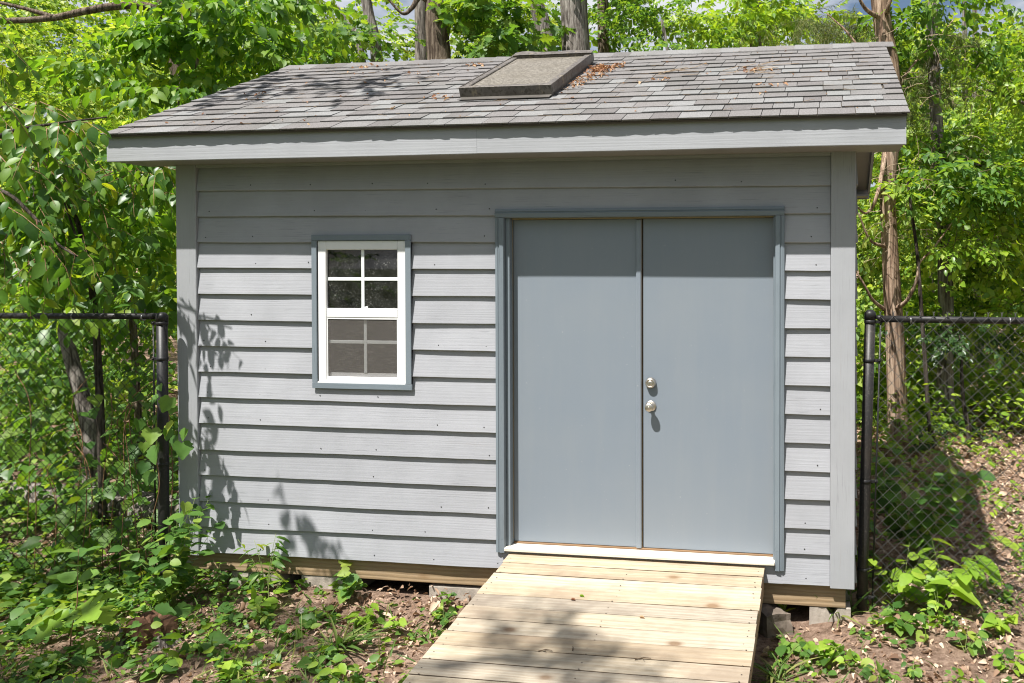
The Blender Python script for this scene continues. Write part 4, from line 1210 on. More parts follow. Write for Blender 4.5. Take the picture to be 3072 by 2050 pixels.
tree('holly_bush', 'dark glossy evergreen bush behind the right fence panel', [(2905, 1430, 9.2, 16), (2890, 1200, 9.2, 12), (2880, 1000, 9.2, 8)], 'bark_dark', sides=8, cat='bush', group=None,
     blobs=[(2930, 1010, 9.4, (.5, .4, .2), 80), (2850, 1290, 9.6, (.4, .4, .22), 60)], leaf='leaf_dark', size=.06, spray_n=14, L=.3, seed=62)
# near cherry at the left edge
CH = tree('cherry_tree', 'glossy-leaved cherry tree hanging in from the left edge', [(-330, 1500, 6.8, 90), (-320, 900, 6.8, 80), (-300, 400, 6.7, 70), (-260, -100, 6.6, 56), (-200, -500, 6.4, 40)], 'bark_dark', top=6.4, group=None,
          limbs=[[(-310, 560, 6.7, 36), (-120, 470, 6.2, 22), (20, 400, 5.3, 12), (160, 372, 5.0, 8), (320, 352, 4.85, 4)], [(-310, 720, 6.7, 34), (-150, 560, 6.2, 20), (0, 572, 5.15, 12), (90, 640, 5.0, 10), (165, 725, 4.95, 8), (230, 770, 4.9, 5)],
                 [(-300, 380, 6.6, 30), (-100, 330, 6.2, 16), (60, 320, 6, 6)], [(20, 400, 5.3, 8), (50, 460, 5.2, 6), (110, 485, 5.2, 3)], [(165, 725, 4.95, 6), (130, 790, 4.95, 4), (105, 840, 4.95, 3)],
                 [(-260, 0, 6.6, 26), (-200, -350, 5.6, 16), (-100, -500, 4.9, 8)]])
CB = tuple(CH.location)
crg = np.random.default_rng(77)


def along(rng, pts, n, spread=.06):
    """spray roots and directions along a polyline of (px, py, D)"""
    q = np.array([P(*p) for p in pts]); seg = np.diff(q, axis=0); ln = np.linalg.norm(seg, axis=1); cum = np.r_[0, np.cumsum(ln)]
    s = rng.uniform(0, cum[-1], n); i = np.clip(np.searchsorted(cum, s) - 1, 0, len(seg) - 1); t = (s - cum[i]) / ln[i]
    return q[i] + seg[i] * t[:, None] + rng.normal(0, spread, (n, 3)), seg[i] / ln[i][:, None]


pl_, dl_ = [], []
for pts, n, sd in [([(-60, 420, 5.5), (160, 372, 5.0), (300, 354, 4.87)], 15, .02), ([(-60, 545, 5.2), (90, 640, 5.0), (165, 725, 4.95), (240, 775, 4.9)], 24, .04), ([(-100, 330, 6), (60, 320, 6), (120, 318, 5.9)], 10, .04),
                   ([(50, 460, 5.2), (110, 485, 5.2), (190, 520, 5.2)], 11, .06), ([(165, 725, 4.95), (130, 780, 4.95), (110, 820, 4.95)], 6, .03), ([(-80, 640, 5.3), (0, 740, 5.2), (30, 790, 5.2)], 8, .05)]:
    a, b = along(crg, pts, n, sd); pl_.append(a); dl_.append(b + crg.normal(0, .45, (n, 3)) * np.array([1, .8, .5]) + np.array([.25, -.2, -.25]))
near_place = aim(crg, np.concatenate(pl_), np.concatenate(dl_), crg.uniform(.8, 1.15, sum(len(a) for a in pl_)), .3)
csp = [spray(crg, 9, .33, .094, .35, .95, 52, .35) for _ in range(6)]
near = compose(crg, near_place, csp)
hang_pts = np.array([(-2.02, -1.62, 3.72), (-2.12, -1.60, 3.70), (-2.2, -1.55, 3.85), (-1.95, -1.66, 3.66), (-2.45, -1.05, 3.05), (-2.4, -1.0, 2.95)])
bt = MB(); bark_tube(bt, [(-3.6, -3.4, 5.6, .02), (-2.9, -2.75, 5.0, .012), (-2.4, -2.2, 4.4, .008), (-2.0, -1.7, 3.74, .003)], np.random.default_rng(3), 8)
sub(bt.build('overhanging_branch', 'bark_dark', CH), CB)
hang_place = aim(crg, hang_pts, np.array([(.7, -.2, -.5), (.5, .3, -.6), (.3, -.5, -.5), (.8, .1, -.4), (.4, -.1, -.8), (.6, .2, -.7)]), np.full(6, 1.1), .3)
far_place = crown_place(crg, [(P(100, 620, 6.5), (.7, .4, .6), 62), (P(360, 560, 6.9), (.6, .4, .26), 50), (P(60, 440, 6.4), (.6, .4, .2), 28), (P(20, 820, 6.3), (.35, .4, .2), 12), (P(-300, 100, 6.4), (.7, .8, 1.2), 60),
                              ((-3.0, -.75, 6.6), (.55, .6, .4), 34), ((-2.3, -.55, 6.6), (.5, .6, .3), 26)], .25, 8, down=.3)
far_place = np.concatenate([far_place, hang_place])
mid = compose(crg, far_place, csp)
dist = np.linalg.norm(near[:, :3, 3] - CAM, axis=1); order = np.argsort(dist)
LEAF_ME = {}


def leaf_me(tmpl, mat):
    if (tmpl, mat) not in LEAF_ME:
        me = tri_mesh('leaf', *LT[tmpl]); me.materials.append(MATS[mat]); LEAF_ME[(tmpl, mat)] = me
    return LEAF_ME[(tmpl, mat)]


def leaf_parts(mats, tmpl, mat, parent, base, name='leaf'):
    me = leaf_me(tmpl, mat); inv = Matrix.Translation(-Vector(base))
    for M in mats:
        o = link(name, me, None, parent); o.matrix_parent_inverse = inv; o.matrix_basis = Matrix(M.tolist())


leaf_parts(near[order[:300]], 'full', 'leaf_cherry', CH, CB)
rest_ = np.concatenate([near[order[300:]], mid])
sub(tag(link('crown', leaves_mesh('crown', rest_, 'full', crg), 'leaf_cherry', CH), kind='stuff'), CB)
sub(link('twigs', twigs_mesh('twigs', np.concatenate([near_place, far_place]), .36, .35, .0035), 'red_stem', CH), CB)['kind'] = 'stuff'

# the yard tree that stands left of the camera and throws the dappled shade
yt = np.random.default_rng(5); yb = (-4.6, -5.2, ground_z(-4.6, -5.2))
YT = empty('yard_tree', yb); tag(YT, 'tall tree standing in the yard in front of the left fence', 'tree')
m = MB(); bark_tube(m, [(*yb[:2], yb[2] - .1, .2), (-4.6, -5.2, 2, .15), (-4.3, -5, 4.5, .12), (-4.3, -5.0, 6.6, .10), (-4.0, -5.1, 9.2, .06), (-3.8, -5.2, 10.6, .02)], yt)
for e in [(-1.2, -5.6, 10.0), (-5.4, -5.0, 9.2), (-3.2, -5.0, 9.1), (-2.4, -5.5, 9.6)]:
    bark_tube(m, [(-4.2, -5.05, 7.4, .06), ((e[0] - 4.2) / 2, (e[1] - 5.05) / 2, 8.5, .04), (*e, .015)], yt, 7)
sub(m.build('trunk', 'bark_brown', YT), yb)
yp = crown_place(yt, [((-3.9, -5.1, 9.0), (1.4, .42, .3), 26), ((-5.8, -4.8, 9.2), (1.0, .6, .4), 20), ((-1.45, -5.85, 10.0), (1.15, .40, .3), 46)], .3, 12)
sub(link('crown', leaves_mesh('crown', compose(yt, yp, [spray(yt, 10, .5, .12) for _ in range(5)]), 'full', yt), 'leaf_oak', YT), yb)

# ------------------------------------------------------------------ the wood farther back: one mass
wr = np.random.default_rng(91); WB = []


def wood(px, py, D, r, n): WB.append((P(px, py, D), r, n))


for k in range(26):                                    # left: tall screen of bright leaves
    wood(wr.uniform(-250, 1000), wr.uniform(-150, 300), wr.uniform(14, 20), (1.7, 1.2, 1.0), 50)
for k in range(22):
    wood(wr.uniform(-250, 620), wr.uniform(300, 900), wr.uniform(11, 17), (1.4, 1.1, .9), 46)
for k in range(9):
    wood(wr.uniform(-150, 620), wr.uniform(850, 1250), wr.uniform(10.5, 14), (.9, .9, .45), 40)
for x, y, n in [(1020, 90, 80), (1240, 160, 60), (1400, 60, 110), (1500, 130, 90), (1600, 160, 60), (1690, 60, 50), (1460, -40, 90), (1880, 30, 40), (2170, 120, 90), (2260, 20, 110), (2400, 70, 100), (2480, 140, 70), (1940, 170, 30), (1340, 190, 40), (1130, 180, 60)]:
    wood(x, y, wr.uniform(19, 24), (1.2, 1.2, .6), int(n * .5))
for k in range(20):                                    # right
    wood(wr.uniform(2540, 3300), wr.uniform(150, 600), wr.uniform(11, 17), (1.0, 1., .7), 40)
for k in range(26):
    wood(wr.uniform(2540, 3300), wr.uniform(560, 1330), wr.uniform(10.5, 16), (.85, .9, .6), 44)
for k in range(15): wood(wr.uniform(2560, 3150), wr.uniform(880, 1340), wr.uniform(9.6, 11.5), (.6, .5, .35), 26)
wp = crown_place(wr, WB, .45, 10, sc=(.7, 1.3))
sp = [spray(wr, 18, .62, .098, .15, .3) for _ in range(8)]
sizes = compose(wr, wp, sp)
tag(link('woodland_foliage', leaves_mesh('woodland_foliage', sizes, 'wide', wr), 'leaf_forest'), 'sunlit green foliage filling the wood behind the shed', 'foliage', kind='stuff')
# thicket behind the left fence, its shade put into a darker leaf colour
wr4 = np.random.default_rng(94)
WB4 = [(P(wr4.uniform(-80, 520), wr4.uniform(880, 1330), wr4.uniform(7.8, 10.2)), (.5, .45, .26), 26) for _ in range(20)]
WB4 += [(P(wr4.uniform(-80, 480), wr4.uniform(1380, 1560), wr4.uniform(6.0, 6.6)), (.3, .2, .12), 7) for _ in range(8)]
sp4 = [spray(wr4, 10, .36, .085, .2, .45) for _ in range(6)]
tag(link('shaded_thicket', leaves_mesh('shaded_thicket', compose(wr4, crown_place(wr4, WB4, .3, 8), sp4), 'full', wr4), 'leaf_oak'), 'shaded green thicket behind the left fence', 'foliage', kind='stuff')
# a second, darker and deeper layer that closes the view
wr2 = np.random.default_rng(92); WB2 = []
for k in range(60):
    px = wr2.choice([wr2.uniform(-500, 900), wr2.uniform(2450, 3500)]); py = wr2.uniform(250, 900)
    WB2.append((P(px, py, wr2.uniform(24, 34)), (3.2, 2, 2.2), 110))
for k in range(12): WB2.append((P(wr2.uniform(900, 2500), wr2.uniform(230, 500), 30), (2.5, 2, 1.2), 60))
for k in range(14): WB2.append((P(wr2.uniform(-500, 950), wr2.uniform(-100, 300), 30), (3.2, 2, 2.0), 45))
wp2 = crown_place(wr2, WB2, .8, 10, sc=(1.8, 2.8))
tag(link('distant_foliage', leaves_mesh('distant_foliage', compose(wr2, wp2, sp), 'wide', wr2), 'leaf_forest'), 'deep green foliage far back in the wood', 'foliage', kind='stuff')
# trees across the yard behind the camera: they close the reflections in the panes
wr3 = np.random.default_rng(93)
WB3 = [((x, -17 + wr3.uniform(-2, 2), wr3.uniform(1, 6)), (2.6, 1.5, 2.4), 90) for x in np.arange(-22, 24, 2.2)]
tag(link('yard_foliage', leaves_mesh('yard_foliage', compose(wr3, crown_place(wr3, WB3, .8, 10, sc=(1.6, 2.6)), sp), 'wide', wr3), 'leaf_oak'), 'row of trees across the yard reflected in the window', 'foliage', kind='stuff')

# ------------------------------------------------------------------ plants near the shed
def plant(name, label, base, stems, tmpl, leafmat, size, n, seed, hang=.35, spread=.12, h=.3, cat='plant', stem_r=.0025, stemmat='green_stem', group=None, lim=300, droop=.25, kind2=None):
    """a clump of arching stems; every leaf is a part"""
    rng = np.random.default_rng(seed); bx_, by_ = base; b = (bx_, by_, ground_z(bx_, by_)); E_ = empty(name, b); tag(E_, label, cat, group)
    mats = []; m = MB(); per = max(2, n // stems)
    for k in range(stems):
        a = rng.uniform(0, 2 * pi); sp = spread * rng.uniform(.3, 1.); hh = h * rng.uniform(.55, 1.05)
        tip = np.array([cos(a) * sp, sin(a) * sp, hh]); mid_ = tip * np.array([.35, .35, .62]); pts = []
        for t in np.linspace(0, 1, 6): pts.append((1 - t) ** 2 * np.zeros(3) + 2 * t * (1 - t) * mid_ + t * t * tip + np.array([0, 0, -droop * .0]))
        m.tube([np.array(b) + p for p in pts], [stem_r * (1 - .6 * i / 5) for i in range(6)], 5)
        for j in range(per):
            t = .22 + .78 * (j + rng.uniform(0, .8)) / per; t = min(1, t); q = (2 * t * (1 - t)) * mid_ + t * t * tip
            az = a + (1 if j % 2 else -1) * rng.uniform(.5, 1.7) + rng.normal(0, .3); pit = rng.uniform(-.1, .5) - hang
            d = np.array([cos(az) * cos(pit), sin(az) * cos(pit), sin(pit)])
            mats.append(aim(rng, (np.array(b) + q)[None], d[None], [size * rng.uniform(.6, 1.15)], .35)[0])
    sub(m.build('stems', stemmat, E_), b)
    leaf_parts(np.array(mats)[:lim], tmpl, leafmat, E_, b)
    return E_


def at_px(px, py, z=None):
    """ground spot seen at (px, py)"""
    q = PZ(px, py, -.27)
    for _ in range(4): q = PZ(px, py, ground_z(q[0], q[1]))
    return float(q[0]), float(q[1])


plant('leafy_bush', 'leafy green bush in front of the left fence post by the shed corner', (-1.86, -.33), 20, 'round', 'leaf_weed', .09, 210, 1, h=.66, spread=.36, cat='bush')
plant('dogbane_plant', 'pale-stemmed weed with narrow and round leaves below the window', (-1.33, -.17), 9, 'lance', 'leaf_weed', .10, 70, 2, h=.40, spread=.22)
plant('round_leaf_plant', 'low plant with broad round leaves in front of the pale-stemmed weed', (-1.22, -.30), 5, 'round', 'leaf_bright', .10, 22, 3, h=.20, spread=.17)
plant('small_weed', 'small upright weed between the leafy bush and the pale-stemmed weed', (-1.58, -.30), 3, 'full', 'leaf_weed', .055, 24, 4, h=.30, spread=.07)
plant('grape_seedling', 'grape seedling with toothed leaves against the foundation beam', (-.80, -.10), 5, 'grape', 'leaf_weed', .095, 17, 5, h=.27, spread=.13)
plant('vine_sprig', 'tiny vine sprig against the beam left of the ramp', (-.10, -.10), 2, 'grape', 'leaf_weed', .06, 7, 6, h=.16, spread=.07)
plant('ramp_weed', 'low green weed at the left edge of the ramp', at_px(1330, 1868), 4, 'round', 'leaf_weed', .06, 15, 7, h=.13, spread=.13)
plant('crawlspace_weed', 'single green shoot before the dark gap under the shed', at_px(2358, 1872), 2, 'full', 'leaf_bright', .10, 9, 8, h=.22, spread=.06, hang=-.3)
plant('hickory_seedling', 'bright yellow-green seedling with large leaves behind the right fence', (2.98, .28), 7, 'full', 'leaf_bright', .19, 40, 9, h=.42, spread=.44, hang=.35)
plant('spreading_seedling', 'bright low seedling at the foot of the right fence post', (2.72, .20), 7, 'round', 'leaf_bright', .11, 46, 10, h=.36, spread=.28, hang=.3)
plant('shaded_shrub', 'dark green shaded shrub in the shed shadow behind the right fence', (2.85, .85), 20, 'round', 'leaf_weed', .14, 210, 11, h=.95, spread=.55, hang=.3, cat='bush')
plant('post_weed', 'small leafy weed at the base of the right fence post', at_px(2555, 1830), 3, 'lance', 'leaf_weed', .09, 12, 12, h=.20, spread=.06, hang=-.2)
for k, (px, py, n, sz, hh, lab) in enumerate([(2385, 1955, 22, .07, .12, 'weed patch by the rock beside the ramp'), (2465, 1975, 16, .07, .12, 'lobed weed in front of the right block'), (2395, 2020, 16, .055, .10, 'low weed at the bottom right of the ramp'),
                                              (2540, 2010, 16, .06, .12, 'weed tuft in the middle of the bare litter right of the ramp'), (2690, 1900, 14, .085, .16, 'pale weed in front of the right fence'), (2820, 1870, 18, .08, .20, 'leafy weed under the right fence mesh'),
                                              (2895, 1960, 18, .09, .13, 'round-leaved bright weed near the right edge'), (2985, 1900, 12, .07, .16, 'thin weed before the litter at the right edge'), (2740, 2030, 20, .06, .10, 'ground-hugging weed at the bottom right'), (3035, 2020, 20, .07, .12, 'weed in the bottom right corner')]):
    plant('weed', lab, at_px(px, py), 4, ['round', 'grape', 'full'][k % 3], ['leaf_weed', 'leaf_bright'][k % 2], sz, n, 30 + k, h=hh, spread=.12, group='weeds in the litter right of the ramp')
for k, (px, py, n, sz, hh, tm, lab) in enumerate([(520, 2000, 14, .09, .14, 'round', 'bright weed in front of the rotten stump'), (470, 2040, 14, .08, .14, 'round', 'round-leaved weed at the bottom edge below the stump'), (690, 2030, 10, .09, .16, 'grape', 'yellow-green weed standing alone at the bottom edge'),
                                                  (980, 2040, 12, .075, .14, 'full', 'weed at the bottom edge left of the ramp'), (960, 1990, 10, .07, .12, 'full', 'five-fingered weed left of the ramp'), (1090, 1880, 14, .07, .13, 'grape', 'grey-green weed on bare soil left of the ramp'),
                                                  (1200, 1900, 12, .07, .12, 'round', 'weed at the edge of the litter pile near the ramp'), (800, 1870, 16, .06, .15, 'full', 'weed cluster in front of the round-leaved plant')]):
    plant('weed', lab, at_px(px, py), 4, tm, ['leaf_bright', 'leaf_weed', 'leaf_bright'][k % 3], sz, n, 50 + k, h=hh, spread=.11, group='weeds left of the ramp')

# oak seedling with a few big lobed leaves
ob = (-1.93, -.98, ground_z(-1.93, -.98)); OS = empty('oak_seedling', ob); tag(OS, 'oak seedling with big lobed yellow-green leaves at bottom left', 'seedling')
org = np.random.default_rng(8); top_ = np.array(ob) + np.array([.03, .02, .30])
sub(MB().tube([ob, np.array(ob) + (.01, .0, .15), top_, top_ + np.array([0, .01, .30])], [.004, .0035, .003, .0015], 6).build('stem', 'red_stem', OS), ob)
om = []
for az, pit, sz in [(-2.6, -.35, .27), (-.55, .12, .27), (-.2, -.12, .26), (2.6, -.1, .20), (-1.9, -.6, .22), (1.0, .1, .18)]:
    om.append(aim(org, top_[None] + np.array([[cos(az) * .03, sin(az) * .03, -.01]]), np.array([[cos(az), sin(az), pit]]), [sz], .25)[0])
leaf_parts(np.array(om), 'oak', 'leaf_bright', OS, ob)
om2 = [aim(org, (top_ + np.array([0, .01, .30 * t]))[None], np.array([[cos(a), sin(a), .4]]), [.13], .3)[0] for a, t in ((.5, .9), (2.4, .8), (4.2, .95), (3.3, .4), (0., .45), (5.3, .7))]
leaf_parts(np.array(om2), 'round', 'leaf_weed', OS, ob)

# grape vine on the left fence post
vb = (-2.10, -.20, ground_z(-2.1, -.2)); GV = empty('grape_vine', vb); tag(GV, 'grape vine climbing the left fence post beside the shed', 'vine')
vr = np.random.default_rng(12); path = [(-2.10, -.21, vb[2]), (-2.13, -.20, .2), (-2.06, -.21, .5), (-2.12, -.20, .8), (-2.08, -.20, 1.0)]
sub(MB().tube([p[:3] for p in smooth_path([(*p, .003) for p in path], 5)], .003, 5).build('stem', 'red_stem', GV), vb)
vm = []
for px, py, sz in [(440, 1235, .10), (475, 1190, .08), (510, 1195, .12), (520, 1270, .13), (545, 1330, .14), (470, 1340, .15), (500, 1290, .09), (455, 1290, .13), (435, 1390, .09), (455, 1420, .10), (530, 1310, .10), (480, 1155, .06), (415, 1260, .10), (560, 1290, .09), (555, 1510, .10), (600, 1520, .06), (540, 1540, .09), (470, 1250, .07), (430, 1330, .08), (520, 1220, .07)]:
    d = ray(px, py); q = CAM + d * ((-.24 + vr.uniform(-.05, .03) - CAM[1]) / d[1]); az = vr.uniform(-2.4, -.6)
    vm.append(aim(vr, q[None], np.array([[cos(az) * .5, -.35, -.75 + vr.uniform(-.2, .3)]]), [sz * .82], .3)[0])
    up = vm[-1][:3, 2]
    if up[1] > 0: vm[-1][:3, 2] *= -1; vm[-1][:3, 0] *= -1
leaf_parts(np.array(vm), 'grape', 'leaf_weed', GV, vb)
# vines and leaves hanging through the left fence
fv = (-2.9, -.1, ground_z(-2.9, -.1)); FV = empty('fence_vine', fv); tag(FV, 'tangle of broad vine leaves behind the left fence mesh', 'vine')
fr_ = np.random.default_rng(14); fm = []; st_ = MB()
for k in range(14):
    x = -2.25 - .085 * k + fr_.uniform(-.03, .03); y = .0 + fr_.uniform(-.05, .15); hh = fr_.uniform(.5, 1.25)
    pts = [(x, y, fv[2]), (x + fr_.uniform(-.08, .08), y, hh * .4), (x + fr_.uniform(-.15, .15), y, hh * .8), (x + fr_.uniform(-.2, .2), y, hh)]
    st_.tube([p[:3] for p in smooth_path([(*p, .003) for p in pts], 4)], .003, 5)
    for j in range(7):
        t = fr_.uniform(.0, 1); q = np.array([x + fr_.normal(0, .09), y + fr_.normal(0, .08), fv[2] + .1 + (hh - fv[2]) * t]); az = fr_.uniform(-2.6, -.5)
        fm.append(aim(fr_, q[None], np.array([[cos(az), sin(az) * .6, -.35 + fr_.uniform(-.4, .3)]]), [fr_.uniform(.06, .13)], .35)[0])
sub(st_.build('stems', 'red_stem', FV), fv); leaf_parts(np.array(fm), 'grape', 'leaf_oak', FV, fv)

# dandelion clock
dq = at_px(905, 2010); db_ = (*dq, ground_z(*dq)); DD_ = empty('dandelion', db_); tag(DD_, 'dandelion seed head on a thin stalk among the left weeds', 'dandelion')
tp_ = np.array(db_) + np.array([-.035, .05, .30])
sub(MB().tube([db_, np.array(db_) + (-.01, .02, .16), tp_], [.0022, .002, .0016], 6).build('stalk', 'green_stem', DD_), db_)
dm = MB(); drg = np.random.default_rng(2)
for k in range(90):
    d = drg.normal(size=3); d /= np.linalg.norm(d); dm.tube([tp_ + d * .004, tp_ + d * .017], [.0003, .0009], 3, cap=False)
dm.lathe([(.001, -.005), (.005, 0), (.001, .005)], tp_, (0, 0, 1), 8)
sub(dm.build('seed_head', 'dandelion_fluff', DD_), db_)

# grass tufts
for k, (px, py, lab) in enumerate([(2520, 1850, 'dry grass tuft before the right concrete block'), (2330, 2045, 'pale grass tuft at the bottom edge by the ramp'), (430, 1640, 'grass tuft with strap leaves inside the left fence'), (1010, 1950, 'thin grass tuft on the soil left of the ramp')]):
    g = at_px(px, py); gb = (*g, ground_z(*g)); rng = np.random.default_rng(70 + k); E_ = empty('grass_tuft', gb); tag(E_, lab, 'grass', 'grass tufts around the shed')
    n = 34; az = rng.uniform(0, 6.3, n); pt = rng.uniform(.5, 1.6, n); d = np.c_[np.cos(az), np.sin(az), pt]
    mm = aim(rng, np.array(gb) + np.c_[rng.normal(0, .03, n), rng.normal(0, .02, n), np.zeros(n)], d, rng.uniform(.10, .26, n), .4)
    sub(tag(link('blades', leaves_mesh('blades', mm, 'blade', rng), 'grass_blade', E_), kind='stuff'), gb)

# ------------------------------------------------------------------ ground cover and litter (nobody could count it)
def shed_block(x, y): return (XL - .02 < x < XR + .02 and -.005 < y < DEPTH) or (.25 < x < 1.92 and -3.2 < y < .02)


def scatter_pts(rng, n, fn, box):
    out = []
    while len(out) < n:
        x, y = rng.uniform(box[0], box[1]), rng.uniform(box[2], box[3])
        if rng.uniform() < fn(x, y): out.append((x, y))
    return np.array(out)


lr = np.random.default_rng(15)


def litter_density(x, y):
    if shed_block(x, y): return 0
    d = .55 if x > 1.9 else .40
    if y > .3: d = .8
    if -.9 < x < .25 and -.55 < y: d = 1.
    return d


pts = scatter_pts(lr, 38000, litter_density, (-4.4, 4.8, -1.7, 5.5))
pile = np.array([max(0, .05 * sstep(.32, .02, abs(y + .02)) * sstep(-1.1, -.6, x) * (1 - sstep(0, .27, x))) for x, y in pts])
zz = np.array([ground_z(x, y) for x, y in pts]) + lr.uniform(.002, .022, len(pts)) + pile * lr.uniform(.2, 1.2, len(pts))
d = np.c_[lr.normal(0, 1, (len(pts), 2)), lr.normal(0, .28, len(pts))]
pl2 = aim(lr, np.c_[pts, zz], d, np.exp(lr.normal(-3.5, .45, len(pts))), .5)
half = lr.uniform(size=len(pts)) < .6
tag(link('leaf_litter', leaves_mesh('leaf_litter', pl2[half], 'curl', lr), 'leaf_litter'), 'dry brown leaf litter covering the ground', 'leaf litter', kind='stuff')
tag(link('leaf_mould', leaves_mesh('leaf_mould', pl2[~half], 'lance', lr), 'leaf_litter'), 'broken tan leaf fragments scattered on the soil', 'leaf litter', kind='stuff')
# far litter, coarser
pts = scatter_pts(lr, 7000, lambda x, y: 0 if shed_block(x, y) else .7, (-9, 7, 4.5, 16))
zz = np.array([ground_z(x, y) for x, y in pts]) + .02
pl3 = aim(lr, np.c_[pts, zz], np.c_[lr.normal(0, 1, (len(pts), 2)), lr.normal(0, .2, len(pts))], lr.uniform(.10, .18, len(pts)), .4)
tag(link('far_litter', leaves_mesh('far_litter', pl3, 'simple', lr), 'leaf_litter'), 'brown leaf litter on the wood floor', 'leaf litter', kind='stuff')

cv = np.random.default_rng(16)


def cover_density(x, y):
    if shed_block(x, y): return 0
    if x < .25:
        d = .9 if x < -1.45 else (.42 if x < -.45 else .2)
        d *= .45 + 1.1 * (sin(5.1 * x + 1.3 * y) * sin(6.3 * y - 2 * x) > -.1)
        if y > -.25 and x > -1.2: d *= .25
        if -.95 < x and y < -.75: d = max(d, .16)
        if y > .25: d = .28
        return d
    return .20 if y < .3 else .16


pts = scatter_pts(cv, 1500, cover_density, (-4.2, 4.4, -1.6, 3.0))
zz = np.array([ground_z(x, y) for x, y in pts])
hgt = cv.uniform(.015, .10, len(pts)) * np.where(pts[:, 0] < -1.3, 1.5, .8)
mats = []
for (x, y), z, h in zip(pts, zz, hgt):
    k = cv.integers(5, 12); az = cv.uniform(0, 6.3, k); r = cv.uniform(.0, .07, k)
    q = np.c_[x + np.cos(az) * r, y + np.sin(az) * r, z + h * cv.uniform(.3, 1.1, k)]
    mats.append(aim(cv, q, np.c_[np.cos(az), np.sin(az), cv.uniform(-.4, .5, k)], np.exp(cv.normal(-3.35, .42, k)), .75))
mats = np.concatenate(mats)
pick = cv.uniform(size=len(mats))
tag(link('ground_cover', leaves_mesh('ground_cover', mats[pick < .45], 'round', cv), 'leaf_weed'), 'low green weeds spread over the ground', 'ground cover', kind='stuff')
tag(link('ground_vines', leaves_mesh('ground_vines', mats[(pick >= .45) & (pick < .72)], 'full', cv), 'leaf_bright'), 'bright trailing weeds among the ground cover', 'ground cover', kind='stuff')
tag(link('ground_ivy', leaves_mesh('ground_ivy', mats[pick >= .72], 'grape', cv), 'leaf_weed'), 'small lobed weeds creeping between the others', 'ground cover', kind='stuff')
pts = scatter_pts(cv, 2600, lambda x, y: cover_density(x, y) * (.9 if x < .2 else .5), (-4.2, 4.4, -1.6, 1.0))
zz = np.array([ground_z(x, y) for x, y in pts]); az = cv.uniform(0, 6.3, len(pts))
tag(link('fine_grass', leaves_mesh('fine_grass', aim(cv, np.c_[pts, zz], np.c_[np.cos(az), np.sin(az), cv.uniform(.4, 2., len(pts))], cv.uniform(.05, .16, len(pts)), .4), 'blade', cv), 'grass_blade'), 'fine grass blades between the weeds', 'grass', kind='stuff')
# taller understory weeds left of the fence and behind it
pts = scatter_pts(cv, 460, lambda x, y: 0 if shed_block(x, y) else 1, (-7.5, -2.15, -.9, 3.5)); mats = []
for x, y in pts:
    z = ground_z(x, y); h = cv.uniform(.12, .5) * (.4 if y < .3 else 1); k = cv.integers(8, 16); az = cv.uniform(0, 6.3, k); t = cv.uniform(.2, 1, k)
    q = np.c_[x + np.cos(az) * .07, y + np.sin(az) * .07, z + h * t]
    mats.append(aim(cv, q, np.c_[np.cos(az), np.sin(az), cv.uniform(-.5, .3, k)], cv.uniform(.05, .11, k), .35))
tag(link('understory_weeds', leaves_mesh('understory_weeds', np.concatenate(mats), 'round', cv), 'leaf_weed'), 'knee-high green weeds around the left fence', 'weeds', kind='stuff')
pts = scatter_pts(cv, 520, lambda x, y: 0 if shed_block(x, y) else .3 + .7 * sstep(2.2, 3.4, y), (2.6, 7.5, 1.2, 8.5)); mats = []
for x, y in pts:
    z = ground_z(x, y); h = cv.uniform(.08, .5) * (.35 + 1.6 * sstep(2.9, 4, y)); k = cv.integers(8, 16); az = cv.uniform(0, 6.3, k); t = cv.uniform(.2, 1, k)
    q = np.c_[x + np.cos(az) * .1, y + np.sin(az) * .1, z + h * t]
    mats.append(aim(cv, q, np.c_[np.cos(az), np.sin(az), cv.uniform(-.5, .3, k)], cv.uniform(.05, .11, k), .35))
tag(link('understory_seedlings', leaves_mesh('understory_seedlings', np.concatenate(mats), 'full', cv), 'leaf_lime'), 'bright seedlings on the wood floor behind the right fence', 'weeds', kind='stuff')

# ------------------------------------------------------------------ stump, log, twigs, roof debris
sq = PZ(455, 1905, -.22); sb = (float(sq[0]), float(sq[1]), ground_z(sq[0], sq[1]))
ST = empty('tree_stump', sb); tag(ST, 'crumbling rotten reddish stump at bottom left', 'stump')
srg = np.random.default_rng(9); m = MB(); nS = 26; rings = [(.0, .15, -.05), (.0, .14, .04), (.1, .125, .10), (.25, .11, .13), (.3, .06, .11), (.2, .02, .085)]
v = []; f = []
for jag, r, z in rings:
    for k in range(nS):
        t = 2 * pi * k / nS; e = 1 + .18 * sin(3 * t + 1) + .10 * sin(7 * t) + srg.normal(0, .05)
        v.append((sb[0] + cos(t) * r * e, sb[1] + sin(t) * r * e * .85, sb[2] + z + srg.normal(0, .03) * jag + .05 * jag * sin(2 * t + 2)))
for i in range(len(rings) - 1):
    for k in range(nS):
        k2 = (k + 1) % nS; f.append((i * nS + k, i * nS + k2, (i + 1) * nS + k2, (i + 1) * nS + k))
f.append(tuple((len(rings) - 1) * nS + k for k in range(nS))); m.add(v, f)
sub(m.build('rotten_core', 'stump_rot', ST), sb)
for k, (a, w) in enumerate([(-.4, .45), (2.4, .6), (3.9, .5)]):
    m = MB(); secs = []
    for j in range(6):
        t = a + w * (j / 5 - .5) * 2; r0, r1 = .155, .175; h = .05 + .025 * sin(j * 1.1 + k)
        c_ = lambda r, z: (sb[0] + cos(t) * r * 1.05, sb[1] + sin(t) * r * .9, sb[2] + z)
        secs.append([c_(r0 + .03, -.05), c_(r1 + .04, -.05), c_(r1 - .01, h), c_(r0 - .015, h)])
    m.stations(secs); sub(m.build('bark_slab', 'bark_grey', ST), sb)
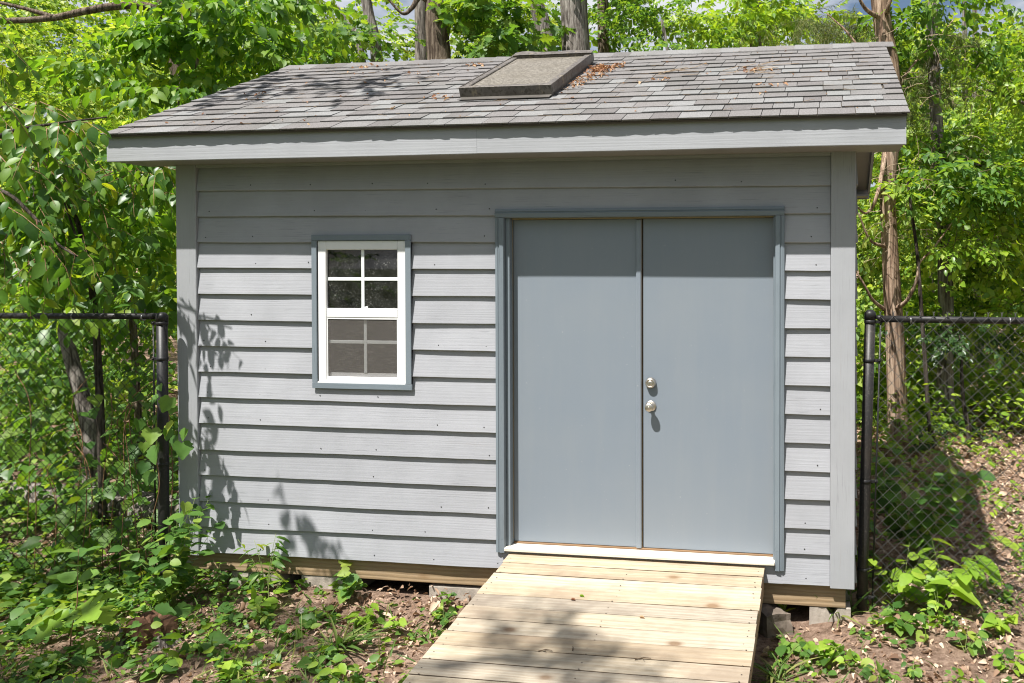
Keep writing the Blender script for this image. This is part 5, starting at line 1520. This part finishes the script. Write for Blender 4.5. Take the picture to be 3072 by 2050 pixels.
lg = [P(-60, 1385, 7.1), P(150, 1372, 7.0), P(330, 1392, 6.9), P(480, 1402, 6.8), P(600, 1410, 6.7)]
m = MB(); bark_tube(m, [(p[0], p[1], ground_z(p[0], p[1]) + .12, .15 - .004 * k) for k, p in enumerate(lg)], np.random.default_rng(4), 18, .06)
lo_ = m.build('fallen_log', 'bark_grey', None); tag(lo_, 'fallen grey log lying on the ground behind the left fence', 'log')
for (px, py, dx, dy, L_, lab) in [(1615, 1957, .9, .2, .07, 'thin forked twig lying on a lower ramp plank'), (1718, 1955, -.3, 1., .035, 'short bent twig lying near the middle of the ramp'), (1905, 1982, 1., .25, .08, 'hooked dark twig lying on the lower right of the ramp'), (2070, 1682, 1., .9, .03, 'crumb of twig lying near the top of the ramp')]:
    q = PZ(px, py, .0)
    for _ in range(4): q = PZ(px, py, ramp_z(q[1]))
    q = np.array([q[0], q[1], ramp_z(q[1]) + .005]); dr_ = np.array([dx, dy, RS * dy]); dr_ /= np.linalg.norm(dr_)
    tw = MB().tube([q, q + dr_ * L_ * .5 + (0, .006, .004), q + dr_ * L_ + (0, -.004, .002)], [.0028, .0024, .0014], 6)
    if L_ > .05: tw.tube([q + dr_ * L_ * .45 + (0, .004, .003), q + dr_ * L_ * .6 + (0, -.02, .003)], [.002, .0012], 5)
    o = tw.build('twig', 'twig', None); tag(o, lab, 'twig')
for px, py, mt, lab in [(1738, 1792, 'leaf_bright', 'small yellow-green leaf lying on the ramp'), (1918, 1856, 'dry_leaf', 'crumpled brown leaf lying on the right of the ramp'), (1712, 1803, 'dry_leaf', 'brown leaf scrap beside the green leaf on the ramp')]:
    q = PZ(px, py, .0)
    for _ in range(4): q = PZ(px, py, ramp_z(q[1]))
    mm = aim(cv, np.array([[q[0], q[1], ramp_z(q[1]) + .006]]), np.array([[1, .3, .05]]), [.04], .2)[0]
    o = link('fallen_leaf', leaf_me('curl', mt)); o.matrix_basis = Matrix(mm.tolist()); tag(o, lab, 'leaf')
# leaves and needles on the roof
rd = np.random.default_rng(19); rm = []
def roof_leaf(u, v, s, w=.018):
    az = rd.uniform(0, 6.3); d = np.array([1, 0, 0.]) * cos(az) + UDIR * sin(az) + NDIR * rd.uniform(-.1, .35)
    rm.append(aim(rd, np.array([slope(u, v, w)]), d[None], [s], .5)[0])
for _ in range(150):                                    # drift beside the skylight
    t = rd.uniform() ** .8; roof_leaf(SU1 + .03 + abs(rd.normal(0, .06)) + .22 * t * rd.uniform(0, 1), SV0 + .25 + .75 * t + rd.normal(0, .03), rd.uniform(.012, .035), .018 + rd.uniform(0, .015))
for _ in range(60): roof_leaf(SU1 + .12 + rd.normal(0, .05), SV0 + .86 + rd.normal(0, .04), rd.uniform(.02, .042), .018 + rd.uniform(0, .02))
for u, v, n in [(-1.55, 1.9, 14), (-.55, 1.78, 14), (-.95, 1.55, 6), (-.28, SV0 + .1, 8), (1.75, 1.2, 18), (1.9, .75, 8), (1.1, 1.0, 8), (-1.9, 1.0, 6)]:
    for _ in range(n): roof_leaf(u + rd.normal(0, .05), v + rd.normal(0, .03), rd.uniform(.014, .04))
for _ in range(110): roof_leaf(rd.uniform(SXL + .1, SXR - .1), rd.uniform(.05, VR - .1), rd.uniform(.008, .028))
tag(link('roof_leaf_debris', leaves_mesh('roof_leaf_debris', np.array(rm), 'curl', rd), 'dry_leaf'), 'dry orange leaves and scraps scattered on the shingles', 'leaf litter', kind='stuff')
nm = MB()
for _ in range(230):
    u, v = rd.uniform(SXL + .1, SXR - .1), EXP * rd.integers(1, NC) - rd.uniform(0, .014); a = rd.normal(0, .25); L_ = rd.uniform(.03, .10)
    p0 = np.array(slope(u, v, .016)); nm.tube([p0, p0 + np.array([cos(a), 0, 0]) * L_ + UDIR * sin(a) * L_], .0013, 3, cap=False)
for _ in range(26):
    u, v = rd.choice([1.75, 1.05, 1.2]) + rd.normal(0, .10), 1.2 + rd.normal(0, .10); a = rd.uniform(-.6, 1.2); L_ = rd.uniform(.08, .22)
    p0 = np.array(slope(u, v, .016)); nm.tube([p0, p0 + np.array([cos(a), 0, 0]) * L_ + UDIR * sin(a) * L_ + NDIR * .01], .0018, 4, cap=False)
tag(nm.build('roof_needles', 'pale_twig', None), 'thin twigs and needles caught along the shingle edges', 'twigs', kind='stuff')
# bare dead twigs hanging by the cedar
dt = np.random.default_rng(23); m = MB(); cb = tuple(bpy.data.objects['cedar_tree'].location)
for k in range(120):
    q = P(dt.uniform(2690, 2960), dt.uniform(60, 640), dt.uniform(8.8, 9.8)) if k < 80 else P(dt.uniform(2600, 2760), dt.uniform(430, 760), dt.uniform(9.0, 9.4))
    d = np.array([dt.normal(0, .6), dt.normal(0, .4), dt.normal(-.25, .4)]); d /= np.linalg.norm(d); L_ = dt.uniform(.12, .42); pts = [q]; p = q
    for j in range(4):
        d = d + dt.normal(0, .28, 3) + np.array([0, 0, -.08]); d /= np.linalg.norm(d); p = p + d * L_ / 4; pts.append(p)
        if j in (1, 2): e = d + dt.normal(0, .6, 3); m.tube([p, p + e / np.linalg.norm(e) * L_ * .35], [.0022, .0008], 3, cap=False)
    m.tube(pts, [.004, .0034, .0028, .002, .001], 3, cap=False)
o = m.build('dead_twigs', 'pale_twig', bpy.data.objects['cedar_tree']); tag(sub(o, cb), kind='stuff')
